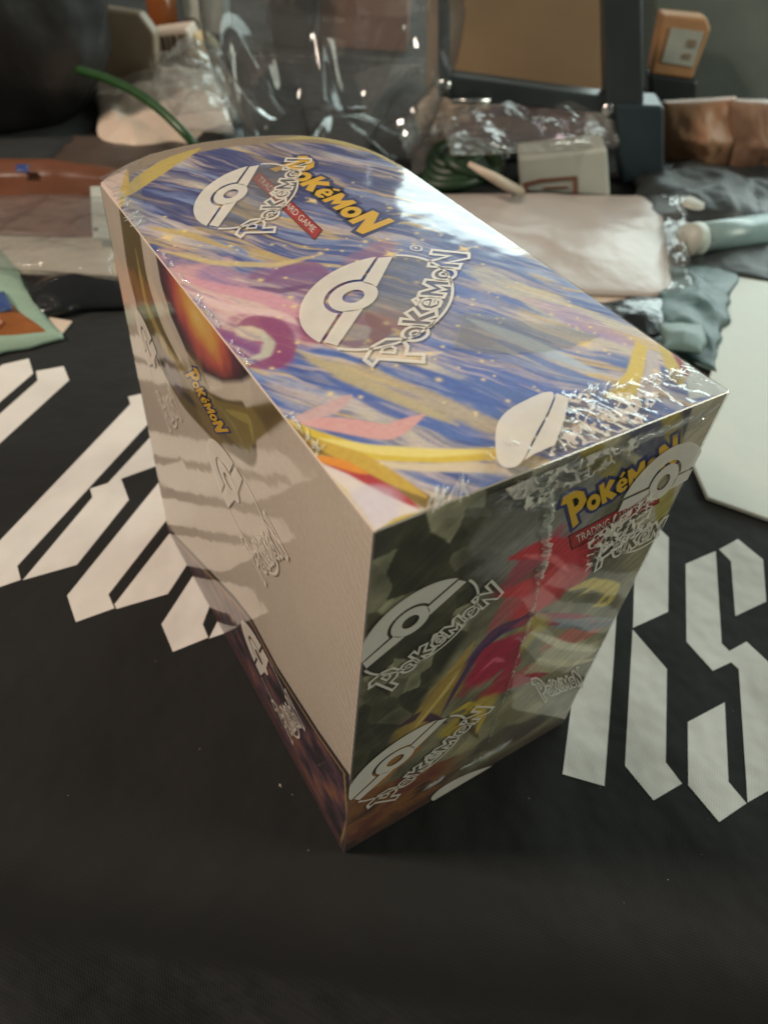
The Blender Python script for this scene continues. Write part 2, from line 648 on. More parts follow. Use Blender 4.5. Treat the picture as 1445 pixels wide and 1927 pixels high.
def paint_top(X, Y):
    p = Paint('top', X, Y, BLUE)
    # broad wash: deep indigo towards the arched end, lighter blue towards the other
    p.c = ramp(sstep(30, 118, Y + .25 * X), [(0, lin(84, 112, 182)), (.5, BLUE), (1, INDIGO)])
    ang = math.radians(-57)                 # the clouds are brushed in one direction
    s, t = X * math.cos(ang) + Y * math.sin(ang), -X * math.sin(ang) + Y * math.cos(ang)
    wv = t + 3.0 * (fbm(s / 30, t / 30, 3) - .5) * 4
    n = fbm(s / 26, wv / 3.6, 1, 5)
    n2 = fbm(s / 40 + 7, wv / 7.5, 4, 4)
    p.over(sstep(.50, .66, n) * .75, SKY)
    p.over(sstep(.54, .72, n2) * .8, CREAM)
    p.over(sstep(.60, .72, fbm(s / 18 + 3, wv / 2.4, 2, 4)) * .75, lin(222, 188, 104))
    p.over(sstep(.62, .74, fbm(s / 14 + 9, wv / 1.7, 5, 3)) * .6, lin(52, 70, 140))
    p.over(sstep(.55, .70, fbm(s / 11 + 2, wv / .9, 6, 3)) * .22, lin(226, 216, 206))
    p.over(sstep(.58, .72, fbm(s / 9 + 5, wv / .8, 7, 3)) * .25, lin(70, 92, 164))
    # calm dark sky near the arch
    p.over(sstep(84, 112, Y + .12 * X) * .62 * sstep(.62, .42, n), INDIGO)
    # warm clouds in the middle of the picture (generic drifting vapour)
    p.blob(430, 545, 17, 9, -60, PINK, .85, .7, 1)
    p.blob(545, 535, 15, 7, -35, LILAC, .8, .7, 2)
    p.blob(555, 525, 8, 4.5, -30, PURPLE, .7, .8, 3)
    p.blob(500, 600, 13, 8, -50, lin(230, 188, 190), .8, .7, 4)
    p.blob(485, 640, 8, 5, -70, MAG, .75, .8, 5)
    p.blob(475, 625, 4, 2.5, -60, CREAM, .8, .6, 6)
    p.blob(700, 480, 7, 3.6, 20, lin(170, 110, 130), .6, .8, 7)
    p.blob(700, 610, 12, 6, -10, lin(190, 92, 108), .75, .7, 2)
    p.blob(610, 620, 9, 5, -40, lin(172, 104, 148), .75, .7, 1)
    p.blob(735, 650, 16, 3.6, -60, CREAM, .8, .6, 3)
    p.blob(800, 600, 16, 5, -58, lin(150, 138, 150), .55, .6, 4)
    p.blob(860, 540, 15, 6, -58, lin(86, 112, 188), .7, .5, 6)
    p.blob(1010, 560, 18, 4, -68, lin(214, 206, 180), .7, .7, 7)
    p.blob(1080, 600, 11, 2.6, -70, lin(170, 132, 190), .6, .6, 1)
    p.blob(930, 700, 22, 4, -58, lin(84, 110, 190), .7, .6, 2)
    p.blob(760, 740, 22, 3.5, -57, lin(208, 186, 138), .75, .6, 3)
    p.blob(640, 390, 10, 7, 0, lin(112, 120, 168), .6, .8, 5)
    p.over(sstep(.5, .68, fbm(s / 13 + 4, wv / 1.3, 2, 4)) * sstep(.3, .5, n2) * .5, lin(232, 208, 190))
    p.over(sstep(.56, .70, fbm(s / 10 + 8, wv / 1.0, 3, 4)) * .3, lin(96, 104, 168))
    p.c *= (.90 + .20 * fbm(s / 8, wv / .7, 4, 3))[..., None]
    for px_, w_, c_ in [([(335, 520), (420, 545), (500, 560), (580, 600), (640, 610)], 4.5, lin(222, 160, 176)),
                        ([(345, 545), (430, 580), (520, 590), (600, 625)], 2.4, lin(238, 206, 204)),
                        ([(500, 530), (545, 505), (590, 500), (620, 520)], 4.2, lin(140, 92, 142)),
                        ([(470, 540), (530, 548), (590, 536)], 2.0, lin(112, 70, 120)),
                        ([(470, 690), (515, 685), (536, 655), (520, 615), (480, 603), (450, 612)], 5.2, lin(146, 58, 112)),
                        ([(470, 676), (500, 668), (508, 645), (490, 622)], 2.2, lin(206, 206, 186)),
                        ([(560, 600), (590, 632), (650, 650), (720, 640)], 3.0, lin(150, 84, 140)),
                        ([(600, 640), (680, 668), (760, 672), (830, 664)], 2.8, lin(238, 220, 196)),
                        ([(690, 590), (720, 620), (700, 650)], 4.0, lin(150, 52, 70)),
                        ([(300, 470), (400, 495), (520, 500), (600, 480)], 2.2, lin(220, 196, 140)),
                        ([(280, 428), (350, 440), (440, 470)], 2.6, lin(206, 176, 100)),
                        ([(560, 660), (700, 730), (860, 800)], 3.2, lin(196, 180, 140)),
                        ([(600, 700), (720, 770), (820, 810)], 2.2, lin(70, 100, 178)),
                        ([(780, 690), (880, 740), (960, 770)], 3.4, lin(64, 96, 180)),
                        ([(880, 600), (980, 640), (1120, 700)], 3.6, lin(190, 206, 222)),
                        ([(930, 640), (1040, 690), (1130, 720)], 2.2, lin(84, 116, 190))]:
        p.stroke(px_, w_, c_, .5, True, .85)
    # gold frame round the picture
    yb = np.interp(X, [a[0] for a in ARC], [a[1] for a in ARC])
    rim = np.minimum(yb - Y, 200)
    e = fbm(X / 9, Y / 9, 6) * 1.4
    p.over(sstep(6.8, 5.4, rim + e) * sstep(112, 120, Y + X * .12), lin(150, 132, 112))
    p.stroke([(232, 372), (270, 338), (320, 305), (375, 280)], 5.0, lin(196, 172, 92))
    p.stroke([(520, 262), (600, 258), (700, 282), (770, 322)], 3.4, lin(186, 172, 110))
    p.stroke([(640, 256), (700, 272), (760, 300)], 1.5, lin(150, 148, 110))
    p.poly([(185, 345), (240, 318), (232, 380), (222, 392)], lin(226, 200, 190), .5)
    p.stroke([(240, 322), (236, 352), (226, 394)], 1.6, GOLD)
    # bands at the near corner
    p.stroke([(555, 792), (640, 800), (730, 815), (795, 782)], 4.2, lin(226, 170, 168))
    p.stroke([(545, 795), (620, 770), (660, 745)], 3.0, lin(214, 178, 178))
    p.poly([(520, 780), (600, 812), (700, 842), (820, 848), (935, 843), (935, 866), (830, 872), (700, 868), (600, 858), (556, 832)], lin(226, 196, 62))
    p.stroke([(600, 826), (700, 846), (800, 853), (930, 850)], 2.4, lin(246, 228, 136), a=.9)
    p.poly([(640, 858), (760, 872), (935, 872), (930, 890), (800, 888), (700, 880)], lin(226, 208, 178))
    p.poly([(525, 785), (580, 820), (660, 850), (740, 892), (825, 942), (800, 958), (720, 915), (640, 868), (572, 845)], lin(140, 112, 40))
    p.stroke([(580, 828), (680, 868), (800, 935)], 3.4, lin(214, 176, 66), a=.95)
    p.poly([(560, 850), (640, 868), (720, 915), (790, 960), (706, 1004)], lin(236, 222, 216), .3)
    p.stroke([(590, 862), (660, 885), (735, 925), (786, 955)], 2.2, lin(188, 52, 58), taper=True)
    p.stroke([(580, 858), (640, 872), (690, 892)], 2.0, lin(236, 150, 44))
    p.stroke([(600, 880), (650, 930), (704, 996)], 1.2, lin(226, 204, 110), a=.8)
    p.blob(700, 945, 5, 4, 0, lin(214, 206, 226), .5, .5, 2)
    p.stroke([(785, 966), (750, 980), (712, 1000)], 1.2, lin(206, 180, 72))
    # bands at the right corner
    p.poly([(1196, 640), (1218, 655), (1212, 700), (1192, 756), (1135, 748), (1178, 700)], lin(224, 198, 80))
    p.poly([(1218, 655), (1236, 668), (1246, 715), (1230, 745), (1196, 752), (1212, 700)], lin(202, 192, 196))
    p.poly([(1236, 646), (1262, 664), (1290, 712), (1282, 728), (1262, 716)], lin(206, 184, 84))
    p.poly([(1262, 664), (1280, 676), (1298, 704), (1290, 712)], lin(150, 56, 58))
    p.poly([(1282, 676), (1372, 738), (1296, 752), (1290, 712), (1298, 704)], lin(196, 206, 208))
    # tiny stars
    r2 = np.random.default_rng(3)
    for i in range(150):
        sx, sy = r2.uniform(4, 72), r2.uniform(6, 112)
        rad = r2.choice([.28, .4, .6, .95], p=[.5, .3, .15, .05])
        d = np.hypot(X - sx, Y - sy)
        p.over(np.exp(-(d / rad) ** 2) * .95, lin(250, 226, 160))
        if rad > .7:
            q = np.minimum(np.abs(X - sx) + 4 * np.abs(Y - sy), 4 * np.abs(X - sx) + np.abs(Y - sy))
            p.over(sstep(3.2, 1.4, q) * .8, lin(246, 214, 150))
    return p.c


def inside_out(X, Y):
    yb = np.interp(X, [a[0] for a in ARC], [a[1] for a in ARC])
    xb = np.where(Y > 112, np.interp(Y, [a[1] for a in ARC[::-1]][:8], [a[0] for a in ARC[::-1]][:8]), 76.1)
    return (Y <= yb + .35) & (X <= xb + .3)


def paint_left(X, Y):                       # X = depth from the near edge, Y = height
    p = Paint('left', X, Y, lin(214, 200, 184))
    p.c *= (0.94 + .10 * fbm(X / 16, Y / 16, 2))[..., None]
    # curved dark-gold band and the picture window whose rim it follows
    p.poly([(256, 418), (262, 514), (279, 583), (309, 640), (330, 690), (350, 700), (322, 643), (296, 583), (277, 514), (268, 436)],
           lin(112, 98, 70), .4)
    p.stroke([(250, 440), (262, 540), (290, 630), (335, 710), (390, 765), (450, 800)], 17.0, lin(112, 94, 56), .6, False)
    p.stroke([(256, 470), (276, 575), (312, 655), (365, 725), (440, 790)], 4.0, lin(176, 154, 84), .5)
    p.stroke([(250, 520), (262, 590), (295, 670), (340, 735), (400, 790)], 3.0, lin(66, 56, 46), .5)
    p.stroke([(272, 450), (284, 530), (306, 600), (340, 668), (375, 708), (420, 728), (462, 726)], 5.5, lin(222, 208, 190), .4, False)
    win = [(288, 460), (294, 474), (304, 532), (322, 592), (352, 660), (382, 699), (420, 716), (455, 714), (474, 703), (480, 690), (380, 560)]
    d = sdist(X, Y, p.P(win))
    gx, gy = fpx('left', 372, 596)
    rr = np.hypot((X - gx) / 21, (Y - gy) / 13) + .35 * (fbm(X / 5, Y / 5, 1) - .5)
    glow = ramp(rr, [(0, lin(246, 208, 118)), (.35, lin(232, 168, 84)), (.62, lin(206, 96, 84)), (.85, lin(112, 52, 72)), (1.15, lin(44, 34, 42))])
    glow = glow * (.6 + .4 * sstep(0, 3.5, d))[..., None]
    p.over(sstep(-.3, .3, d), glow)
    p.over(sstep(.9, .2, np.abs(d)) * .6, lin(58, 42, 40))
    p.poly([(400, 752), (464, 766), (516, 757), (537, 787), (479, 833), (466, 852), (427, 818)], lin(136, 118, 60), .4)
    p.stroke([(425, 772), (470, 790), (478, 832)], 2.0, lin(168, 152, 78))
    p.poly([(478, 768), (517, 757), (537, 787), (505, 812)], lin(104, 82, 42), 1.6)
    p.stroke([(408, 760), (440, 800), (464, 850)], 1.4, lin(150, 136, 84))
    p.blob(385, 760, 13, 9, 30, lin(146, 122, 74), .7, .5, 3)
    # smudgy purple patch of print lower on the panel
    p.blob(330, 700, 8, 6, 0, lin(150, 130, 140), .5, .8, 4)
    # tray showing under the lid
    tray = [(658, 1458), (600, 1375), (522, 1253), (474, 1163), (440, 1120), (325, 1000), (300, 1010), (500, 1500), (640, 1640), (664, 1560)]
    d = sdist(X, Y, p.P(tray))
    nn = fbm(X / 7, Y / 4, 2, 5)
    tc = ramp(nn, [(.25, lin(34, 28, 36)), (.45, lin(70, 50, 64)), (.6, lin(110, 72, 84)), (.75, lin(150, 100, 72))])
    p.over(sstep(-.3, .3, d), tc)
    p.over(sstep(-.2, .3, d) * sstep(2.6, 1.6, d), lin(40, 32, 36))
    p.over(sstep(2.0, 2.4, d) * sstep(3.3, 2.8, d), lin(176, 146, 92))
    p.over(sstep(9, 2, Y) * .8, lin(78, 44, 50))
    return p.c


def paint_right(X, Y):                      # X = width from the near edge, Y = height
    n = fbm(X / 12, Y / 12, 1, 5)
    p = Paint('right', X, Y, lin(112, 106, 84))
    p.c = ramp(n, [(.2, lin(70, 66, 50)), (.5, lin(120, 114, 92)), (.8, lin(162, 152, 118))])
    # dark crags along the near edge: flat facets of their own tone
    rs = np.random.default_rng(11)
    pts = np.stack([rs.uniform(-5, 48, 150), rs.uniform(20, 128, 150)], 1) 
    best = np.full(X.shape, 1e9)
    ci = np.zeros(X.shape, int)
    for i, (a, b) in enumerate(pts):
        dd = ((X - a) * 1.3 + (Y - b) * .5) ** 2 + ((Y - b) * .8 - (X - a) * .3) ** 2
        m = dd < best
        best = np.where(m, dd, best)
        ci = np.where(m, i, ci)
    tone = rs.random(150) ** 3.2 * .9
    crag = ramp(tone[ci] * .9 + .18 * n + .10 * fbm(X / 1.5, Y / 5, 2, 4), [(0, lin(38, 36, 26)), (.35, lin(66, 62, 44)), (.7, lin(128, 124, 100)), (1, lin(160, 152, 120))])
    crag = crag * (.55 + .75 * np.clip(np.sqrt(best) / 6, 0, 1) + .25 * fbm(X / 2, Y / 2, 5, 3))[..., None]
    p.over(sstep(2.5, -2.5, X - (6 + (Y - 30) * .31) - 6 * (fbm(X / 9, Y / 9, 3) - .5)), crag)
    # sky-grey behind the title
    p.blob(1050, 960, 16, 13, 10, lin(132, 128, 124), .9, .4, 2)
    p.blob(1010, 950, 12, 8, 10, lin(104, 102, 92), .8, .5, 3)
    # gold frame
    p.poly([(1090, 842), (1130, 826), (1170, 872), (1150, 905), (1095, 880)], lin(150, 134, 62), .4)
    p.poly([(1120, 826), (1150, 815), (1215, 850), (1205, 878)], lin(178, 168, 140), .4)
    p.poly([(1180, 806), (1240, 780), (1252, 830), (1235, 880), (1190, 850)], lin(86, 84, 104), .4)
    p.poly([(1245, 780), (1278, 768), (1282, 850), (1258, 870)], lin(166, 148, 74), .4)
    p.poly([(1284, 766), (1304, 760), (1300, 800), (1284, 820)], lin(72, 66, 72), .4)
    p.poly([(1304, 760), (1372, 735), (1320, 870), (1245, 985), (1180, 1000), (1270, 880)], lin(176, 166, 146), .4)
    p.poly([(1228, 930), (1270, 905), (1262, 965), (1235, 985)], lin(160, 146, 78), .4)
    # loose swirls of colour (generic)
    p.blob(1052, 1080, 11, 8.5, 40, lin(176, 44, 56), 1, .6, 4)
    p.blob(1000, 1055, 9, 5, 30, lin(160, 66, 82), .9, .7, 5)
    p.blob(1005, 1130, 8, 5, 50, lin(200, 66, 70), .95, .5, 6)
    p.blob(960, 1140, 9, 3, 60, lin(176, 86, 92), .8, .7, 7)
    p.stroke([(1030, 1150), (980, 1170), (930, 1190), (880, 1250), (830, 1330)], 4.2, lin(96, 58, 92))
    p.stroke([(1150, 1170), (1080, 1165), (1010, 1165), (950, 1180)], 4.0, lin(156, 64, 88))
    p.stroke([(1070, 1110), (1110, 1095), (1150, 1110), (1120, 1140)], 3.2, lin(196, 172, 84))
    p.stroke([(1040, 1180), (1100, 1170), (1160, 1168)], 3.2, lin(128, 134, 142))
    p.blob(1085, 1195, 11, 4, -20, lin(192, 106, 92), .85, .6, 1)
    p.blob(1130, 1215, 4, 3, 0, lin(90, 56, 84), .8, .6, 2)
    p.blob(985, 1200, 7, 5, 60, lin(176, 158, 76), .9, .6, 3)
    p.blob(925, 1248, 10, 7, 40, lin(166, 38, 66), 1, .5, 4)
    p.blob(975, 1275, 10, 4, -10, lin(170, 40, 60), .9, .6, 5)
    p.stroke([(895, 1235), (930, 1212), (975, 1215)], 2.0, lin(112, 48, 92))
    p.blob(1060, 1235, 15, 5, -25, lin(186, 178, 146), .85, .6, 6)
    p.blob(840, 1290, 9, 5, 60, lin(150, 124, 66), .8, .6, 7)
    p.blob(800, 1350, 12, 5, 55, lin(158, 130, 60), .8, .7, 1)
    p.blob(890, 1340, 8, 6, 40, lin(176, 152, 62), .9, .6, 2)
    p.blob(990, 1320, 12, 7, 10, lin(122, 114, 84), .8, .6, 3)
    p.stroke([(745, 1370), (790, 1345), (840, 1360)], 3.0, lin(70, 46, 60))
    p.stroke([(900, 1390), (870, 1350), (905, 1340)], 2.4, lin(92, 74, 50))
    p.blob(730, 1450, 14, 4, 40, lin(166, 112, 52), .8, .6, 4)
    p.blob(950, 1390, 16, 6, -15, lin(70, 62, 58), .8, .6, 5)
    for px_, w_, c_ in [([(960, 1050), (1020, 1030), (1080, 1040), (1095, 1085), (1050, 1110)], 6.5, lin(186, 46, 56)),
                        ([(985, 1045), (1040, 1050), (1070, 1075)], 1.6, lin(226, 110, 112)),
                        ([(940, 1120), (985, 1105), (1030, 1125), (1010, 1150)], 5.0, lin(198, 60, 66)),
                        ([(890, 1250), (915, 1222), (955, 1222), (965, 1255), (930, 1280)], 6.0, lin(164, 34, 62)),
                        ([(905, 1262), (930, 1240), (950, 1245)], 1.4, lin(214, 92, 112)),
                        ([(930, 1285), (980, 1280), (1030, 1268)], 4.0, lin(158, 40, 58)),
                        ([(1000, 1150), (950, 1185), (900, 1225), (860, 1290), (830, 1345)], 2.2, lin(70, 44, 84)),
                        ([(1090, 1120), (1130, 1095), (1160, 1105), (1145, 1135), (1115, 1140)], 2.6, lin(204, 182, 90)),
                        ([(1000, 1190), (1060, 1215), (1120, 1225)], 2.4, lin(206, 198, 168)),
                        ([(1010, 1240), (1070, 1250), (1120, 1240)], 2.2, lin(196, 186, 150)),
                        ([(760, 1390), (810, 1330), (850, 1270), (890, 1210)], 4.2, lin(166, 136, 66)),
                        ([(780, 1370), (830, 1310), (865, 1260)], 1.4, lin(206, 180, 110)),
                        ([(845, 1345), (880, 1325), (910, 1345), (895, 1380)], 2.6, lin(190, 162, 60)),
                        ([(1040, 1165), (1110, 1180), (1160, 1170)], 3.0, lin(110, 118, 130))]:
        p.stroke(px_, w_, c_, .4, True, .95)
    br = fbm((X * .77 + Y * .64) / 7, (Y * .77 - X * .64) / .9, 4, 4)
    p.over(sstep(.56, .70, br) * .3, p.c * 1.5 + .02)
    p.over(sstep(.46, .30, br) * .4, p.c * .55)
    p.c = np.clip(p.c * 1.25, 0, .9)
    # tray along the foot
    h = 34 - .33 * X + 1.2 * (fbm(X / 6, Y / 6, 5) - .5)
    tc = ramp(fbm(X / 8, Y / 4, 6, 5), [(.3, lin(70, 44, 40)), (.5, lin(150, 96, 52)), (.7, lin(120, 62, 56))])
    p.over(sstep(.4, -.4, Y - h) * sstep(40, 26, X), tc)
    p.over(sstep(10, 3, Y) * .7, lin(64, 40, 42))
    return p.c


top_print = art_sheet('top_print', 'top', np.linspace(0.2, 75.9, 250), np.linspace(0.2, 145.9, 480), paint_top, 0.05, inside_out)
left_print = art_sheet('left_print', 'left', np.linspace(0.2, 128.9, 300), np.linspace(0.6, 123.8, 290), paint_left, 0.05)
right_print = art_sheet('right_print', 'right', np.linspace(0.2, 75.9, 230), np.linspace(0.6, 123.8, 360), paint_right, 0.05)

# ---- lettering
GLYPH = {
    'P': ([(.04, -.16), (.25, -.1), (.23, .26), (.44, .3), (.64, .5), (.6, .82), (.38, 1.0), (.0, 1.02), (-.14, .80), (.05, .76)],
          [[(.24, .5), (.36, .52), (.42, .64), (.35, .78), (.23, .78)]]),
    'K': ([(0, 0), (.22, -.02), (.21, .25), (.42, -.05), (.68, .05), (.38, .42), (.68, .72), (.46, .88), (.21, .58), (.22, .92), (0, .88)], []),
    'M': ([(0, 0), (.2, 0), (.22, .38), (.4, .08), (.58, .40), (.6, 0), (.82, .02), (.84, .88), (.62, .88), (.42, .5), (.2, .86), (0, .84)], []),
    'N': ([(0, 0), (.21, .0), (.21, .44), (.5, -.14), (.72, -.08), (.76, 1.0), (.55, .98), (.53, .44), (.22, .9), (0, .86)], []),
    'E': ([(.58, .14), (.42, 0), (.18, 0), (0, .22), (.02, .5), (.22, .7), (.46, .67), (.6, .46), (.56, .30), (.25, .27), (.32, .16), (.47, .22)],
          [[(.23, .42), (.40, .44), (.36, .55), (.27, .54)]]),
    'e': ([(.22, .80), (.42, 1.0), (.54, .90), (.36, .75)], []),
}


def ell(cx, cy, rx, ry, n=18):
    return [(cx + rx * math.cos(2 * math.pi * i / n), cy + ry * math.sin(2 * math.pi * i / n)) for i in range(n)]


GLYPH['O'] = (ell(.31, .37, .31, .37), [ell(.31, .38, .11, .14, 12)])


def wordmark():
    """letters of the title, laid out in [-21,21] x [0,~12]"""
    seq = [('P', 1.32, 0, .80), ('O', .95, .02, .62), ('K', 1.0, .05, .68), ('E', .86, .06, .56), ('M', .92, .05, .80), ('O', .95, .02, .62), ('N', 1.15, 0, .9)]
    x, L = 0.12, []
    for ch, s, dy, adv in seq:
        sh, ho = GLYPH[ch]
        L.append(([(x + a * s, dy + b * s) for a, b in sh], [[(x + a * s, dy + b * s) for a, b in h_] for h_ in ho]))
        if ch == 'E':
            L.append(([(x + a * s, dy + b * s) for a, b in GLYPH['e'][0]], []))
        x += adv
    k = 42.0 / x
    return [([(a * k - 21, b * k) for a, b in sh], [[(a * k - 21, b * k) for a, b in h_] for h_ in ho]) for sh, ho in L]


WORD = wordmark()


class Flat:
    """collects flat shapes in local (s,t), then maps them on a face"""
    def __init__(s):
        s.V, s.F = [], []

    def poly(s, pts, holes=()):
        loops = [[Vector((a, b, 0)) for a, b in pts]] + [[Vector((a, b, 0)) for a, b in h_] for h_ in holes]
        b0 = len(s.V)
        for l in loops:
            s.V += [(v.x, v.y) for v in l]
        for t in tessellate_polygon(loops):
            s.F.append(tuple(b0 + i for i in t))

    def stroke(s, pts, w, closed=True):
        P = np.array(pts, float)
        n = len(P)
        b0 = len(s.V)
        for i in range(n):
            a = P[i - 1] if (closed or i > 0) else P[i]
            c = P[(i + 1) % n] if (closed or i < n - 1) else P[i]
            e1, e2 = P[i] - a, c - P[i]
            if np.hypot(*e1) < 1e-9:
                e1 = e2
            if np.hypot(*e2) < 1e-9:
                e2 = e1
            n1 = np.array([-e1[1], e1[0]]) / np.hypot(*e1)
            n2 = np.array([-e2[1], e2[0]]) / np.hypot(*e2)
            m = n1 + n2
            m /= max(np.hypot(*m), 1e-6)
            m *= w / 2 / max(abs(np.dot(m, n1)), .45)
            s.V += [tuple(P[i] + m), tuple(P[i] - m)]
        for i in range(n if closed else n - 1):
            j = (i + 1) % n
            s.F.append((b0 + 2 * i, b0 + 2 * i + 1, b0 + 2 * j + 1, b0 + 2 * j))

    def build(s, name, face, A, off, mat_, warp=None):
        V = []
        for q in s.V:
            uv = A(np.array(q))
            if warp:
                uv = warp(uv)
            V.append(f3(face, uv, off))
        a, c, ij, n = FACES[face]
        F = []
        for f in s.F:
            P = [V[i] for i in f[:3]]
            F.append(f if np.dot(np.cross(P[1] - P[0], P[2] - P[0]), n) > 0 else f[::-1])
        return mesh_obj(name, V, F, mat_)


def affine(src, dst):
    S = np.array([[a, b, 1] for a, b in src], float)
    M = np.linalg.solve(S, np.array(dst, float))
    return lambda q: np.array([q[0], q[1], 1]) @ M


def emblem_shapes(word=True, ball=True):
    f = Flat()
    if ball:
        cx, cy, r = 0.0, -6.2, 17.4
        cap = []                            # upper shell, above the belt
        a0 = math.asin(7.0 / r)
        for i in range(33):
            a = a0 + (math.pi - 2 * a0) * i / 32
            cap.append((cx + r * math.cos(a), cy + r * math.sin(a)))
        bite = [(6.4 * math.cos(a), .6 + 6.0 * math.sin(a)) for a in np.linspace(math.pi - .05, .05, 14)]
        f.poly(cap + bite)
        # belt
        for sg in (-1, 1):
            f.poly([(sg * 5.4, 0), (sg * 15.6, 0), (sg * 16.5, -3.4), (sg * 4.2, -4.0)])
        ring = [(5.6 * math.cos(a), 5.6 * math.sin(a)) for a in np.linspace(0, 2 * math.pi, 28)[:-1]]
        hole = [(2.5 * math.cos(a), 2.5 * math.sin(a)) for a in np.linspace(0, 2 * math.pi, 20)[:-1]]
        f.poly(ring, [hole])
        low = [(cx + r * math.cos(a), cy + r * math.sin(a)) for a in np.linspace(math.radians(8), math.radians(-188), 44)]
        f.stroke(low, .75, False)
    if word:
        for sh, ho in WORD:
            f.stroke([(a, b - 22) for a, b in sh], .85)
            for h_ in ho:
                f.stroke([(a, b - 22) for a, b in h_], .6)
    return f


M_WHITEPRINT = print_mat('white_film_print', lin(220, 212, 200), 0.80, .3, .12)
M_FILM = film_mat('clear_film', 0.02, 0.06, 0.3, 36.0, 1.68, crimp=True, dist=.0011)
wrap = prism('shrink_wrap', OUT, 0.0003, BH + 0.0003, M_FILM, 0.0005, 0.3)
tag(wrap, 'clear glossy shrink film with white ball emblems')


def emblem(face, button, p0, p1, word=True, ball=True, lift=0.42, warp=None):
    src = [(0, 0), (-21, -23.5), (21, -23.5)]
    A = affine(src, [fpx(face, *q) for q in (button, p0, p1)])
    o = emblem_shapes(word, ball).build('emblem_print', face, A, lift, M_WHITEPRINT, warp)
    return o


prints = []


def clampw(u0=None, u1=None, v0=None, v1=None):
    def w(uv):
        u, v = uv
        if u0 is not None:
            u = max(u, u0)
        if u1 is not None:
            u = min(u, u1)
        if v0 is not None:
            v = max(v, v0)
        if v1 is not None:
            v = min(v, v1)
        return np.array([u, v])
    return w


CT = clampw(-.4, 76.4, -.4, 144)
CL = clampw(-.4, 129, 0.6, 124.2)
CR = clampw(-.4, 76.4, 0.6, 124.2)
prints.append(emblem('top', (665, 561), (790, 694), (888, 478), warp=CT))
prints.append(emblem('top', (435, 368), (512, 446), (590, 300), warp=CT))


def chaikin(P, n=3):
    P = [np.array(p, float) for p in P]
    for _ in range(n):
        P = [q for a, b in zip(P, P[1:] + P[:1]) for q in (a * .75 + b * .25, a * .25 + b * .75)]
    return [tuple(p) for p in P]


eb = Flat()
eb.poly(chaikin([tuple(fpx('top', *q)) for q in [(928, 850), (930, 810), (952, 784), (985, 766), (1020, 750), (1042, 750), (1026, 790), (1002, 832), (978, 888), (950, 896), (932, 884)]]))
eb.poly([tuple(fpx('top', *q)) for q in [(1044, 753), (1066, 762), (1058, 800), (1040, 850), (1000, 868), (982, 880), (1008, 832), (1030, 790)]])
prints.append(eb.build('emblem_print', 'top', lambda q: q, 1.5, M_WHITEPRINT, CT))
eb = Flat()
eb.poly([tuple(fpx('right', *q)) for q in [(944, 914), (1000, 890), (1002, 915), (985, 932), (960, 934)]])
prints.append(eb.build('emblem_print', 'right', lambda q: q, .9, M_WHITEPRINT, CR))
prints.append(emblem('left', (433, 905), (500, 1100), (548, 1050), warp=CL))
prints.append(emblem('left', (283, 655), (322, 812), (345, 790), warp=CL))
prints.append(emblem('left', (490, 1235), (552, 1398), (578, 1372), warp=CL))
prints.append(emblem('right', (770, 1167), (728, 1302), (948, 1112), warp=CR))
prints.append(emblem('right', (742, 1428), (735, 1508), (932, 1326), warp=CR))
prints.append(emblem('right', (1245, 905), (1110, 1075), (1290, 985), warp=CR))
prints.append(emblem('right', (1020, 1215), (1020, 1320), (1100, 1290), ball=False, warp=CR))
eb = Flat()
eb.poly(chaikin([tuple(fpx('right', *q)) for q in [(806, 1500), (835, 1474), (890, 1448), (950, 1432), (952, 1440), (905, 1472), (850, 1500), (815, 1506)]]))
prints.append(eb.build('emblem_print', 'right', lambda q: q, .42, M_WHITEPRINT, CR))

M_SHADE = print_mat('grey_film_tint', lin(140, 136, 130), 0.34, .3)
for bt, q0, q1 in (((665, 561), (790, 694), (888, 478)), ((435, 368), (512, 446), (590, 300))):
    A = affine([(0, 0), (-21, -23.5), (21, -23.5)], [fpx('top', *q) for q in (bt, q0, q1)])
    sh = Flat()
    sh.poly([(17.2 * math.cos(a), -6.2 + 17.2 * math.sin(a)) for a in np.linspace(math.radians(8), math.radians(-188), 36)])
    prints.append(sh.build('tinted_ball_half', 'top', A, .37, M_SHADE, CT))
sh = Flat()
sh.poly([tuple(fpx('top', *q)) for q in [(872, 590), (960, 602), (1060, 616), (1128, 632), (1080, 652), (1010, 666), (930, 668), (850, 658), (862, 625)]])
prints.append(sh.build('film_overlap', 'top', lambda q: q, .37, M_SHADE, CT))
# registered mark beside the second emblem
M_YEL, M_NAVY, M_RED = print_mat('yellow_ink', lin(226, 178, 36), 1.0), print_mat('navy_ink', lin(44, 52, 110), 1.0), print_mat('red_ink', lin(176, 40, 40), 1.0)
M_WINK = print_mat('white_ink', lin(230, 220, 210), 1.0)
rm = Flat()
rm.stroke(ell(0, 0, 1.3, 1.3, 16), .35)
rm.poly([(-.4, -.6), (-.15, -.6), (-.15, .6), (-.4, .6)])
rm.poly([(-.15, .6), (.45, .6), (.45, .05), (-.15, .05)])
u0 = fpx('top', 783, 470)
prints.append(rm.build('registered_mark', 'top', lambda q: u0 + q, .42, M_WHITEPRINT))


